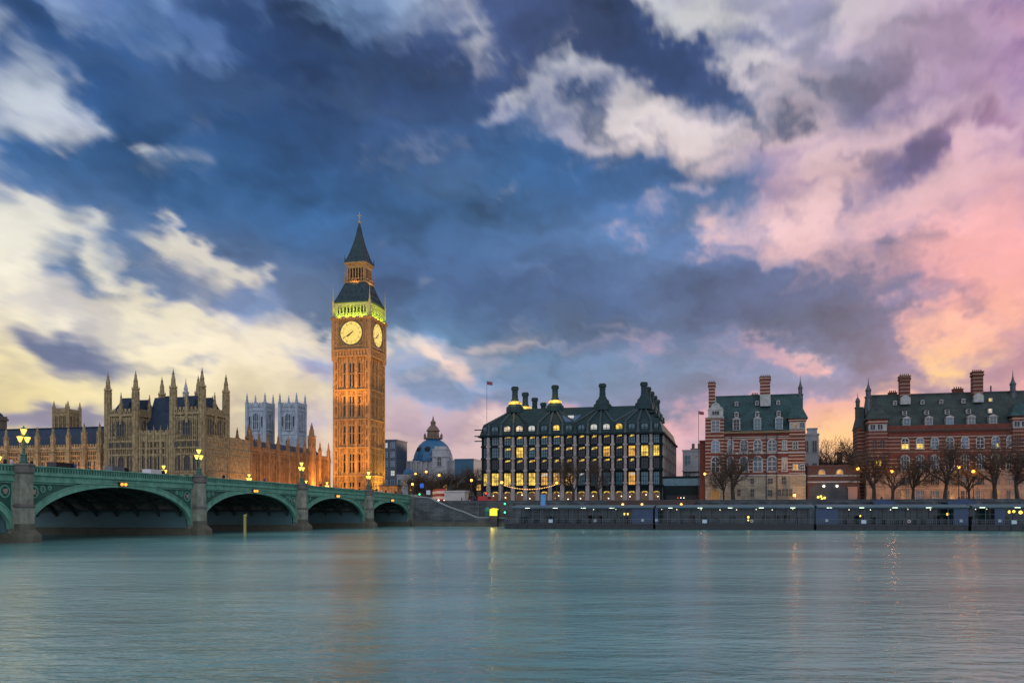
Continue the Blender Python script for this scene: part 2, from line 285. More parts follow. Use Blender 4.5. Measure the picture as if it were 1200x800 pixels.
# ------------------------------------------------------------------ mesh helpers
rj = random.Random(3)
class MB:
    def __init__(s): s.v = []; s.f = []
    def add(s, vs, fs):
        o = len(s.v); s.v += [tuple(p) for p in vs]; s.f += [tuple(o+i for i in f) for f in fs]; return s
    def box(s, x0, x1, y0, y1, z0, z1):
        e = [rj.uniform(.0005, .003) for _ in range(6)]       # keeps flush faces apart
        x0 -= e[0]; x1 += e[1]; y0 -= e[2]; y1 += e[3]; z0 -= e[4]; z1 += e[5]
        return s.add([(x0, y0, z0), (x1, y0, z0), (x1, y1, z0), (x0, y1, z0), (x0, y0, z1), (x1, y0, z1), (x1, y1, z1), (x0, y1, z1)],
                     [(0, 3, 2, 1), (4, 5, 6, 7), (0, 1, 5, 4), (1, 2, 6, 5), (2, 3, 7, 6), (3, 0, 4, 7)])
    def frus(s, a, b, z0, z1):
        """a, b = (x0,x1,y0,y1) at the bottom and at the top"""
        return s.add([(a[0], a[2], z0), (a[1], a[2], z0), (a[1], a[3], z0), (a[0], a[3], z0), (b[0], b[2], z1), (b[1], b[2], z1), (b[1], b[3], z1), (b[0], b[3], z1)],
                     [(0, 3, 2, 1), (4, 5, 6, 7), (0, 1, 5, 4), (1, 2, 6, 5), (2, 3, 7, 6), (3, 0, 4, 7)])
    def lathe(s, cx, cy, prof, n=8, rot=None, sx=1, sy=1):
        if rot is None: rot = math.pi/n
        vs = []; fs = []
        for (r, z) in prof:
            for k in range(n):
                a = rot+2*math.pi*k/n; vs.append((cx+r*sx*math.cos(a), cy+r*sy*math.sin(a), z))
        for i in range(len(prof)-1):
            for k in range(n):
                k2 = (k+1) % n; fs.append((i*n+k, i*n+k2, (i+1)*n+k2, (i+1)*n+k))
        fs.append(tuple(reversed(range(n)))); fs.append(tuple(range((len(prof)-1)*n, len(prof)*n)))
        return s.add(vs, fs)
    def sq(s, cx, cy, prof):
        return s.lathe(cx, cy, [(r*math.sqrt(2), z) for r, z in prof], 4, math.pi/4)
    def tube(s, p0, p1, r0, r1=None, n=6):
        if r1 is None: r1 = r0
        p0 = Vector(p0); p1 = Vector(p1); d = (p1-p0)
        if d.length < 1e-6: return s
        d.normalize(); a = d.orthogonal().normalized(); b = d.cross(a); vs = []
        for p, r in ((p0, r0), (p1, r1)):
            for k in range(n):
                t = 2*math.pi*k/n; vs.append(p+a*(r*math.cos(t))+b*(r*math.sin(t)))
        fs = [(k, (k+1) % n, n+(k+1) % n, n+k) for k in range(n)]+[tuple(reversed(range(n))), tuple(range(n, 2*n))]
        return s.add(vs, fs)
    def ext_y(s, poly, y0, y1):
        n = len(poly); vs = [(x, y0, z) for x, z in poly]+[(x, y1, z) for x, z in poly]
        return s.add(vs, [tuple(range(n)), tuple(reversed(range(n, 2*n)))]+[(i, n+i, n+(i+1) % n, (i+1) % n) for i in range(n)])
    def ext_x(s, poly, x0, x1):
        n = len(poly); vs = [(x0, y, z) for y, z in poly]+[(x1, y, z) for y, z in poly]
        return s.add(vs, [tuple(reversed(range(n))), tuple(range(n, 2*n))]+[(i, (i+1) % n, n+(i+1) % n, n+i) for i in range(n)])
    def ball(s, c, r, n=8, m=5, sz=1):
        return s.lathe(c[0], c[1], [(max(1e-3, r*math.sin(math.pi*i/m)), c[2]-r*sz*math.cos(math.pi*i/m)) for i in range(m+1)], n)
    def strip(s, A, B):
        """quads between two polylines of equal length"""
        n = len(A); return s.add(list(A)+list(B), [(i, i+1, n+i+1, n+i) for i in range(n-1)])
    def band(s, loop):
        """list of cross-section loops -> closed skin"""
        n = len(loop[0]); vs = [p for l in loop for p in l]; fs = []
        for i in range(len(loop)-1):
            for k in range(n): fs.append((i*n+k, i*n+(k+1) % n, (i+1)*n+(k+1) % n, (i+1)*n+k))
        fs.append(tuple(reversed(range(n)))); fs.append(tuple(range((len(loop)-1)*n, len(loop)*n)))
        return s.add(vs, fs)
    def mesh(s, name, m, smooth=False):
        me = bpy.data.meshes.new(name); me.from_pydata(s.v, [], s.f); me.update()
        if m: me.materials.append(m)
        if smooth: me.polygons.foreach_set('use_smooth', [True]*len(me.polygons))
        return me
    def build(s, name, m, parent=None, loc=(0, 0, 0), rz=0, smooth=False):
        return put(name, s.mesh(name, m, smooth), parent, loc, rz)
def put(name, me, parent=None, loc=(0, 0, 0), rz=0):
    o = bpy.data.objects.new(name, me); COL.objects.link(o); o.location = loc; o.rotation_euler = (0, 0, rz)
    if parent: o.parent = parent
    return o
def tag(o, label, cat, group=None):
    o['label'] = label; o['category'] = cat
    if group: o['group'] = group
    return o
def thing(name, label, cat, s, t, z=G, rot=0, group=None):
    o = put(name, None, None, Lw(s, t, z), -TH+rot); o.empty_display_size = .5
    return tag(o, label, cat, group)
def struct(o, kind='structure'): o['kind'] = kind; return o
def clone(root, s, t, z, rot, label, group=None):
    r = root.copy(); COL.objects.link(r); r.location = Lw(s, t, z); r.rotation_euler = (0, 0, -TH+rot); r['label'] = label
    if group: r['group'] = group
    for ch in list(root.children):
        c = ch.copy(); COL.objects.link(c); c.parent = r
        for g in list(ch.children):
            d = g.copy(); COL.objects.link(d); d.parent = c
    return r
def pt_light(name, loc, e, col, r=.3, parent=None):
    l = bpy.data.lights.new(name, 'POINT'); l.energy = e; l.color = col; l.shadow_soft_size = r
    o = bpy.data.objects.new(name, l); COL.objects.link(o); o.location = loc
    if parent: o.parent = parent
    return o
def spot(name, loc, tgt, e, col, ang=60, r=.4, blend=.6):
    l = bpy.data.lights.new(name, 'SPOT'); l.energy = e; l.color = col; l.shadow_soft_size = r; l.spot_size = R(ang); l.spot_blend = blend
    o = bpy.data.objects.new(name, l); COL.objects.link(o); o.location = loc
    o.rotation_euler = (Vector(tgt)-Vector(loc)).to_track_quat('-Z', 'Y').to_euler(); return o
# windows: a frame with a pane, facing -y; meshes shared by size
_wm = {}
rwin = random.Random(44)
CURT = mat('curtained_pane', (.16, .17, .17), .4, (.05, .07, .09), 1.2)
DIML = mat('dim_lit_pane', (.06, .04, .02), .3, emit=(1, .55, .16), es=.28, vary=1.0)
def win_mesh(w, h, arch, nx, nz, fw, dp, fm):
    k = (round(w, 2), round(h, 2), arch, nx, nz, fw, dp, fm.name)
    if k in _wm: return _wm[k]
    m = MB(); hs = h-(w/2*arch)
    m.box(-w/2-fw, -w/2, -dp, .02, -h/2, -h/2+hs); m.box(w/2, w/2+fw, -dp, .02, -h/2, -h/2+hs)
    m.box(-w/2-fw*1.5, w/2+fw*1.5, -dp*1.4, .02, -h/2-fw, -h/2)
    if arch:
        A = []; B = []; N = 8
        for i in range(N+1):
            a = math.pi*i/N; A.append((math.cos(a)*w/2, math.sin(a)*w/2*arch)); B.append((math.cos(a)*(w/2+fw), math.sin(a)*(w/2*arch+fw)))
        z0 = -h/2+hs
        for i in range(N):
            m.ext_y([(A[i][0], z0+A[i][1]), (B[i][0], z0+B[i][1]), (B[i+1][0], z0+B[i+1][1]), (A[i+1][0], z0+A[i+1][1])], -dp, .02)
    else: m.box(-w/2-fw, w/2+fw, -dp*1.1, .02, h/2, h/2+fw)
    b = max(.04, fw*.35)
    for i in range(1, nx): m.box(-w/2+w*i/nx-b, -w/2+w*i/nx+b, -dp*.7, .01, -h/2, h/2-(w*.06 if arch else 0))
    for i in range(1, nz): m.box(-w/2, w/2, -dp*.65, .01, -h/2+h*i/nz-b, -h/2+h*i/nz+b)
    _wm[k] = m.mesh('window', fm); return _wm[k]
def pane_mesh(w, h, arch, pm):
    k = ('p', round(w, 2), round(h, 2), arch, pm.name)
    if k in _wm: return _wm[k]
    hs = h-(w/2*arch); poly = [(-w/2, -h/2), (w/2, -h/2)]
    if arch: poly += [(math.cos(math.pi*i/8)*w/2, -h/2+hs+math.sin(math.pi*i/8)*w/2*arch) for i in range(9)]
    else: poly += [(w/2, h/2), (-w/2, h/2)]
    m = MB(); m.ext_y(poly, -.035, -.005); _wm[k] = m.mesh('pane', pm); return _wm[k]
def window(par, x, y, z, w, h, pm=None, fm=None, arch=0, nx=2, nz=2, fw=.14, dp=.14, rz=0, name='window'):
    if pm is GLASSB or pm is GLASS or pm is None: pm = rwin.choice([GLASS, GLASSB, GLASSB, GLASSD, GLASST, CURT, DIML])
    o = put(name, win_mesh(w, h, arch, nx, nz, fw, dp, fm or WHITE), par, (x, y, z), rz)
    put('pane', pane_mesh(w, h, arch, pm or GLASS), o); return o

# ------------------------------------------------------------------ the setting
m = bpy.data.materials.new('river_water'); m.use_nodes = True; MT['river'] = m
N = m.node_tree; n = N.nodes; b = n['Principled BSDF']
b.inputs['Roughness'].default_value = .21; b.inputs['IOR'].default_value = 1.72
geo = n.new('ShaderNodeNewGeometry')
def wn(scale, sc3, det, rough=.6):
    mp = n.new('ShaderNodeMapping'); mp.inputs['Scale'].default_value = sc3; mp.inputs['Rotation'].default_value = (0, 0, R(6)); N.links.new(geo.outputs['Position'], mp.inputs[0])
    t = n.new('ShaderNodeTexNoise'); t.inputs['Scale'].default_value = scale; t.inputs['Detail'].default_value = det; t.inputs['Roughness'].default_value = rough
    t.inputs['Distortion'].default_value = .4
    N.links.new(mp.outputs[0], t.inputs['Vector']); return t.outputs[0]
def wm_(op, a, b_):
    k = n.new('ShaderNodeMath'); k.operation = op
    for i, v in enumerate((a, b_)):
        if isinstance(v, (int, float)): k.inputs[i].default_value = v
        else: N.links.new(v, k.inputs[i])
    return k.outputs[0]
h = wm_('ADD', wm_('MULTIPLY', wn(.10, (.5, 1, 1), 3), 2.2), wm_('ADD', wm_('MULTIPLY', wn(.55, (.45, 1, 1), 4), 1.0), wm_('MULTIPLY', wn(2.2, (.5, 1, 1), 3), .38)))
bp = n.new('ShaderNodeBump'); bp.inputs['Strength'].default_value = .36; bp.inputs['Distance'].default_value = .5
N.links.new(h, bp.inputs['Height']); N.links.new(bp.outputs[0], b.inputs['Normal'])
cr = n.new('ShaderNodeMix'); cr.data_type = 'RGBA'; cr.inputs[6].default_value = (.075, .225, .20, 1); cr.inputs[7].default_value = (.185, .395, .345, 1)
rr = n.new('ShaderNodeMapRange'); rr.inputs[1].default_value = .40; rr.inputs[2].default_value = .62; N.links.new(wn(.05, (.35, 1, 1), 5), rr.inputs[0])
N.links.new(rr.outputs[0], cr.inputs[0]); N.links.new(cr.outputs[2], b.inputs['Base Color'])
def sheet(name, pts, m_, z):
    mb = MB(); mb.add([(p.x, p.y, z) for p in pts], [tuple(range(len(pts)))]); return struct(mb.build(name, m_))
sheet('river_water', [Vector((-5000, -800, 0)), Vector((5000, -800, 0)), Vector((5000, 2000, 0)), Vector((-5000, 2000, 0))], m, 0)
g = MB()
def gq(s0, s1, t0, t1):
    g.add([Lw(s0, t0, G), Lw(s1, t0, G), Lw(s1, t1, G), Lw(s0, t1, G)], [(0, 1, 2, 3)])
gq(-33, 4000, 1.2, 9000); gq(-5000, -33, -39, 9000)
struct(g.build('ground', EARTH))
def road(name, s0, s1, t0, t1, z, m_):
    mb = MB(); mb.add([Lw(s0, t0, z), Lw(s1, t0, z), Lw(s1, t1, z), Lw(s0, t1, z)], [(0, 1, 2, 3)]); return struct(mb.build(name, m_))
road('embankment_road', 0, 600, 10, 22, G+.004, ASPH); road('bridge_street', -29, -4, 1.2, 220, G+.006, ASPH)
mb = MB(); mb.box(0, 600, 2, 9.8, -.02, .13); mb.box(2, 600, 22.2, 27, -.02, .13)
o = struct(mb.build('pavement', PAVE, None, Lw(0, 0, G), -TH))
mb = MB()
for k in range(60): mb.box(2+k*9, 5+k*9, 15.9, 16.05, .004, .010)
struct(mb.build('road_markings', WHITE, None, Lw(0, 0, G), -TH))

# ------------------------------------------------------------------ the bridge
PCY = [-32.3, -68.4, -106.4, -146.0, -186.0, -226]; BW = 33.0
def PT(y): return 10.3-1.35*((y+125)/125)**2 if y < 0 else 8.95
br = thing('road_bridge', 'green painted iron arch bridge on granite piers crossing the river', 'bridge', 0, 0, 0)
ys = [2-k*2.0 for k in range(0, 115)]
def loft(prof): return [[(x, y, PT(y)+z) for x, z in prof] for y in ys]
MB().band(loft([(-.45, -1.0), (-.45, -2.2), (-BW+.45, -2.2), (-BW+.45, -1.0)])).build('deck', DARK, br)
mb = MB(); mb.band(loft([(-4, -.985), (-4, -1.0), (-BW+4, -1.0), (-BW+4, -.985)])); mb.build('roadway', ASPH, br)
for sd in (0, 1):
    X = (lambda x: x) if sd == 0 else (lambda x: -BW-x)
    pr = [(.02, -1.0), (.36, -1.04), (.36, -1.26), (.06, -1.45), (.06, -1.92), (.22, -1.98), (.22, -2.16), (-.40, -2.16), (-.40, -1.0)]
    MB().band(loft([(X(x), z) for x, z in pr])).build('cornice', GREEN, br)
    pp = MB().band(loft([(X(x), z) for x, z in [(-.12, -.98), (.0, -.98), (.0, -.02), (-.12, -.02)]])).build('parapet', GREEND, br)
    fr = MB().band(loft([(X(x), z) for x, z in [(-.16, -.17), (.22, -.17), (.26, -.08), (.22, 0), (-.16, 0)]]))
    fr.band(loft([(X(x), z) for x, z in [(-.16, -1.02), (.12, -1.02), (.12, -.84), (-.16, -.84)]]))
    yy = 1.0
    while yy > -200:
        z = PT(yy); x0, x1 = sorted((X(.0), X(.10)))
        fr.box(x0, x1, yy-.075, yy+.075, z-.9, z-.1)
        if sd == 0:
            fr.tube((X(.02), yy-.30, z-.36), (X(.09), yy-.30, z-.36), .19, .19, 8) if False else None
            fr.box(x0, x1-.02, yy-.30, yy+.05, z-.34, z-.24)
        yy -= .55
    fr.build('fretwork', GREEN, pp)
edges = [0.0]+PCY
for i in range(len(PCY)-1+0):
    ya, yb = edges[i], edges[i+1]; yc = (ya+yb)/2; half = abs(ya-yb)/2; a = half-1.75; z0 = 1.8; rise = PT(yc)-2.5-z0
    TT = [math.pi*k/40 for k in range(41)]
    E = lambda t, off: (yc+(a)*math.cos(t)+off*math.cos(t)*1.0, z0+rise*math.sin(t)+off*(.25+.75*math.sin(t)))
    for sd in (0, 1):
        X = (lambda x: x) if sd == 0 else (lambda x: -BW-x)
        ring = MB()
        ring.band([[(X(-.5), *E(t, 0)), (X(.14), *E(t, 0)), (X(.14), *E(t, .30)), (X(.04), *E(t, .33)), (X(.04), *E(t, .78)), (X(.16), *E(t, .82)), (X(.16), *E(t, .98)), (X(-.5), *E(t, .98))] for t in TT])
        ring.build('arch_ring', GREEN, br)
        lo = []; hi = []
        for k in range(61):
            y = yc+(half-1.0)*(1-2*k/60); q = (y-yc)/(a+.9)
            z = z0+(rise+.9)*math.sqrt(max(0, 1-q*q)) if abs(q) < 1 else z0
            lo.append((X(-.22), y, min(z, PT(y)-2.1))); hi.append((X(-.22), y, PT(y)-2.1))
        spn = MB().strip(lo, hi)
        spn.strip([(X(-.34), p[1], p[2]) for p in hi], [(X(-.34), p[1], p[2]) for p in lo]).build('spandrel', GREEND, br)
        if sd == 0:
            for sg in (1, -1):              # moulded frame and tracery in each corner
                tr = MB()
                ye = yc+sg*(half-1.25); tr.box(-.2, .02, ye-.12, ye+.12, z0+1, PT(ye)-2.15)
                ys2 = [yc+sg*(half-1.25-k*.35) for k in range(27)]
                tr.band([[(-.22, y, PT(y)-2.42), (-.02, y, PT(y)-2.42), (-.02, y, PT(y)-2.2), (-.22, y, PT(y)-2.2)] for y in ys2])
                for (dy, dz, r) in ((1.25, 1.35, .78), (3.0, .85, .42), (4.3, .62, .26)):
                    yk = yc+sg*(half-1.25-dy*.95); zk = PT(yk)-2.42-dz*.82; P = []
                    for j in range(13):
                        w = 2*math.pi*j/12; P.append([(-.22+ex, yk+math.cos(w)*(r+er), zk+math.sin(w)*(r+er)) for ex, er in ((0, -.09), (.14, -.09), (.14, .09), (0, .09))])
                    tr.band(P)
                    if r > .3:
                        for w in (0, 1, 2, 3): tr.tube((-.14, yk, zk), (-.14, yk+math.cos(w*math.pi/2+.785)*r, zk+math.sin(w*math.pi/2+.785)*r), .05, .05, 4)
                tr.build('tracery', GREEN, br)
            for sg in (1, -1):
                yk = yc+sg*(half-1.25-1.19); zk = PT(yk)-2.42-1.1
                MB().ext_x([(yk-.3, zk+.3), (yk-.3, zk-.05), (yk, zk-.42), (yk+.3, zk-.05), (yk+.3, zk+.3)], -.16, .03).build('shield', mat('shield_paint', (.45, .40, .36), .5, (.32, .08, .07), 2.5), br)
            if i < 4:
                nl = MB(); nl.box(.1, .5, yc-.75, yc+.75, PT(yc)-2.25, PT(yc)-1.75); nl.box(.1, .6, yc-.9, yc+.9, PT(yc)-1.78, PT(yc)-1.68)
                q = nl.build('navigation_light', IRON, br)
                for sg in (-1, 1): MB().ball((.62, yc+sg*.42, PT(yc)-2.02), .24).build('lamp', SIGO, q)
    for k in range(8):                      # iron ribs under the deck
        x = -1.6-k*4.25; rb = MB()
        rb.band([[(x, *E(t, .12)), (x-.3, *E(t, .12)), (x-.3, *E(t, .95)), (x, *E(t, .95))] for t in TT[3:-3]]); rb.build('rib', RIBM, br)
    cbm = MB()
    for t in TT[5:-4:3]:
        y, z = E(t, .5); cbm.box(-BW+1, -1, y-.12, y+.12, z-.15, z+.25)
    cbm.build('cross_bracing', RIBM, br)
for y in PCY[:-1]:
    pz = PT(y); pier = MB(); pier.box(-BW-.2, .2, y-1.35, y+1.35, 1.0, pz-2.2)
    for sx, ox in ((1, .55), (-1, -BW-.55)):
        pier.lathe(ox, y, [(1.34, 1.2), (1.34, 4.75), (1.2, 5.1), (1.2, pz-.95)], 8)
    po = pier.build('pier', PIERST, br)
    td = MB(); td.lathe(.55, y, [(1.40, 1.2), (1.40, 1.9), (1.37, 2.5)], 8); td.build('tide_band', ALGAE, po)
    for ox in (.55, -BW-.55):
        cap = MB(); cap.lathe(ox, y, [(1.15, 4.9), (1.15, pz-1)], 8); cap.lathe(ox, y, [(1.36, 4.6), (1.48, 4.68), (1.48, 4.95), (1.25, 5.1)], 8); cap.lathe(ox, y, [(1.22, pz-1.25), (1.42, pz-1.0), (1.42, pz-.75), (1.36, pz-.7), (1.36, pz-.15), (1.5, pz-.1), (1.5, pz+.08), (1.1, pz+.16)], 8)
        cap.build('cap', PIERCAP, po)
    ft = MB(); ft.box(-BW-1.2, .4, y-2.2, y+2.2, -3, 1.25)
    for ox in (.75, -BW-.75): ft.lathe(ox, y, [(2.15, -3), (2.1, .9), (1.95, 1.15), (1.3, 1.75)], 8)
    ft.build('footing', ALGAE, po)
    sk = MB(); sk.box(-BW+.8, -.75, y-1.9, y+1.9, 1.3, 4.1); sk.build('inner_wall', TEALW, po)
ab = MB(); ab.box(-BW+.3, -.3, -1.6, 8, -3, 6.7); ab.lathe(.35, .2, [(1.5, -3), (1.45, 4.75), (1.25, 5.0), (1.25, 8.2), (1.5, 8.3), (1.5, 9.15)], 8)
ab.build('abutment', PIERST, br)
sk = MB(); sk.box(-BW+.8, -.75, -1.9, -1.55, 1.3, 4.1); sk.build('abutment_lining', TEALW, br)
ft = MB(); ft.box(-BW-1, .5, -2.6, 3, -3, 1.3); ft.build('abutment_footing', ALGAE, br)

# triple lantern lamp posts
lp = thing('bridge_lamp', 'ornate green lamp post with three yellow lanterns on the leftmost full stone pier', 'street lamp', .55, PCY[3], PT(PCY[3])+.12, 0, 'triple lantern lamps on the river side parapet')
MB().lathe(0, 0, [(.62, 0), (.62, .25), (.45, .35), (.42, 1.1), (.5, 1.2), (.22, 1.4)], 8).build('pedestal', GREEND, lp)
MB().lathe(0, 0, [(.16, 1.3), (.13, 1.9), (.2, 2.0), (.2, 2.1), (.11, 2.2), (.09, 3.1), (.15, 3.2), (.07, 3.5), (.06, 3.75)], 8).build('post', GREEND, lp)
am = MB()
for w in (0, 2, 4):
    c, s_ = math.cos(w*math.pi/3+.5), math.sin(w*math.pi/3+.5)
    if w: pass
for sg in (-1, 1):
    P = [(sg*.05, 2.3), (sg*.3, 2.25), (sg*.55, 2.45), (sg*.62, 2.75)]
    for p, q in zip(P, P[1:]): am.tube((0, p[0], p[1]), (0, q[0], q[1]), .05, .05, 6)
am.build('arm', GREEND, lp)
for (yl, zl) in ((-.62, 2.75), (.62, 2.75), (0, 3.75)):
    q = MB(); q.lathe(0, yl, [(.12, zl), (.2, zl+.06), (.14, zl+.1)], 8); q.lathe(0, yl, [(.44, zl+.82), (.34, zl+.94), (.12, zl+1.06), (.05, zl+1.22), (.01, zl+1.36)], 8)
    for w in range(4): q.tube((.16*math.cos(w*1.571), yl+.16*math.sin(w*1.571), zl+.06), (.43*math.cos(w*1.571), yl+.43*math.sin(w*1.571), zl+.84), .025, .025, 4)
    la = q.build('lantern', GREEND, lp)
    MB().lathe(0, yl, [(.15, zl+.08), (.43, zl+.82)], 8).build('glass', BULB, la)
pt_light('lamp_light', (0, 0, 3.2), 60, (1, .62, .18), .6, lp)
def lamp_copy(s, t, z, lb, grp): return clone(lp, s, t, z, 0, lb, grp)
gl = lp['group']
lamp_copy(.55, PCY[2], PT(PCY[2])+.12, 'three lantern green lamp post on the second pier, before the turreted palace block', gl)
lamp_copy(.55, PCY[1], PT(PCY[1])+.12, 'three lantern green lamp post on the pier before the warmly lit palace wall', gl)
lamp_copy(.55, PCY[0], PT(PCY[0])+.12, 'three lantern green lamp post on the pier in front of the clock tower base', gl)
gl2 = 'triple lantern lamps on the far side parapet'
for y, lb in ((PCY[2]-9, 'far side bridge lamp just right of the nearest lamp, before the slate roofed range'), (PCY[1]-.2, 'far side bridge lamp left of the second pier lamp, before the turreted block'),
              (PCY[0], 'far side bridge lamp standing before the middle of the warmly lit wall'), (0, 'far side bridge lamp before the dark gap at the foot of the clock tower'), (14, 'farthest bridge lamp, low against the orange wall beside the clock tower')):
    lamp_copy(-BW-.4, y, PT(min(y, -1))-.1, lb, gl2)

# ------------------------------------------------------------------ clock tower
BS, BT = -42, 58.2
ct = thing('clock_tower', 'tall floodlit Gothic clock tower with lit round dials and pointed iron roof', 'clock tower', BS, BT)
def fb(mb, k, u0, u1, d0, d1, z0, z1):
    if k == 0: mb.box(u0, u1, -d1, -d0, z0, z1)
    elif k == 1: mb.box(d0, d1, u0, u1, z0, z1)
    elif k == 2: mb.box(-u1, -u0, d0, d1, z0, z1)
    else: mb.box(-d1, -d0, -u1, -u0, z0, z1)
HW = 7.0; TOP = 53.1
mb = MB(); mb.box(-6.3, 6.3, -6.3, 6.3, 0, TOP)
for sx in (-1, 1):
    for sy_ in (-1, 1):
        mb.box(min(sx*5.2, sx*6.95), max(sx*5.2, sx*6.95), min(sy_*5.2, sy_*6.95), max(sy_*5.2, sy_*6.95), 0, TOP)
        for z in range(0, 52, 4):
            mb.box(sx*6.1-.95, sx*6.1+.95, sy_*6.1-.95, sy_*6.1+.95, z+3.6, z+3.85)
        mb.lathe(sx*6.75, sy_*6.75, [(.5, 0), (.5, TOP)], 8)
bands = [10.5, 20.6, 30.6, 41.2]
for k in range(4):
    for u in (-1.75, 1.75): fb(mb, k, u-.32, u+.32, 6.2, 6.85, 0, TOP)
    for u in (-4.7, -2.3, -1.15, 1.15, 2.3, 4.7, -.05, -3.5, 3.5): fb(mb, k, u-.13, u+.13, 6.2, 6.62, 0, TOP)
    for z in bands:
        fb(mb, k, -7.0, 7.0, 6.2, 7.12, z-.3, z+.15); fb(mb, k, -5.3, 5.3, 6.2, 6.75, z-2.2, z-1.95)
        for j in range(14): fb(mb, k, -5.1+j*.77, -4.75+j*.77, 6.2, 6.72, z-1.9, z-.3)
        fb(mb, k, -5.2, 5.2, 6.2, 6.5, z+.15, z+.9)
    for z in (3.0, 6.2, 15.5, 25.6, 36, 47): fb(mb, k, -5.2, 5.2, 6.2, 6.52, z-.12, z+.12)
wall = mb.build('shaft', BBSTONE, ct); pm_ = MB()
for k in range(4):
    for i in range(5):
        z0 = ([0]+bands)[i]+1.2; z1 = (bands+[TOP])[i]-2.6; h_ = (z1-z0)/3
        for u in (-4.1, -2.05-.4, -1.45, -.3, .9, 1.45, 2.55, 4.1):
            for r_ in range(3): fb(pm_, k, u-.16, u+.16, 6.25, 6.36, z0+h_*r_+.2, z0+h_*(r_+1)-.2)
        for j in range(14): fb(pm_, k, -4.72+j*.77, -4.38+j*.77, 6.25, 6.42, bands[min(i, 3)]-1.85, bands[min(i, 3)]-.35) if i < 4 else None
    for u in (-6.1, 6.1):
        for z in range(0, 52, 4): fb(pm_, k, u-.5, u-.1, 6.9, 7.0, z+.4, z+3.2); fb(pm_, k, u+.1, u+.5, 6.9, 7.0, z+.4, z+3.2)
o = pm_.build('tracery_panels', mat('clock_recess_shade', (.16, .07, .02), .95, (.10, .045, .013), 1.5), ct); o['kind'] = 'stuff'  # thin dark strips on the shaft, recess shade painted in
zs = [0]+bands+[TOP]
slit = MB(); slit.box(-.27, .27, -.03, .06, -1, 1)
_sl = {}
for k in (0, 1):
    for i in range(len(zs)-1):
        hgt = zs[i+1]-zs[i]-3.6; zc = zs[i]+1.2+hgt/2
        key = round(hgt, 1)
        if key not in _sl:
            q = MB(); q.box(-.30, .30, -.05, .06, -hgt/2, hgt/2); _sl[key] = q.mesh('slit_window', GLASSD)
        for u in (-2.9, -.6, .55, 2.9):
            if k == 0: put('slit_window', _sl[key], ct, (u, -6.32, zc))
            else: put('slit_window', _sl[key], ct, (6.32, u, zc), R(90))
mb = MB(); mb.box(-7.0, 7.0, -7.0, 7.0, TOP, 67.2)
for k in range(4):
    fb(mb, k, -7.3, 7.3, 6.9, 7.25, TOP-.2, TOP+.3); fb(mb, k, -7.5, 7.5, 6.9, 7.5, TOP+2.0, TOP+2.5); fb(mb, k, -7.6, 7.6, 6.9, 7.6, 66.1, 66.5); fb(mb, k, -7.9, 7.9, 6.9, 7.9, 66.5, 67.0)
    for j in range(12): fb(mb, k, -6.6+j*1.15, -6.1+j*1.15, 6.9, 7.35, TOP+.3, TOP+2.0)
    for j in range(24): fb(mb, k, -7.0+j*.6, -6.7+j*.6, 6.9, 7.45, 65.5, 66.1)
    for u in (-6.6, 6.6, -5.4, 5.4): fb(mb, k, u-.22, u+.22, 6.9, 7.3, TOP+2.4, 66.1)
    for z in (57.5, 60, 62.5, 65): fb(mb, k, -6.8, -5.3, 6.9, 7.2, z-.15, z+.15); fb(mb, k, 5.3, 6.8, 6.9, 7.2, z-.15, z+.15)
for sx in (-1, 1):
    for sy_ in (-1, 1): mb.lathe(sx*7.0, sy_*7.0, [(.55, TOP-1.5), (.65, TOP), (.65, 66), (.8, 66.5), (.8, 67.3), (.4, 67.6)], 8)
mb.build('clock_stage', BBSTONE, ct)
DIALM = mat('opal_dial', (.12, .09, .03), .5, emit=(1, .72, .15), es=.92)
cz = 61.4
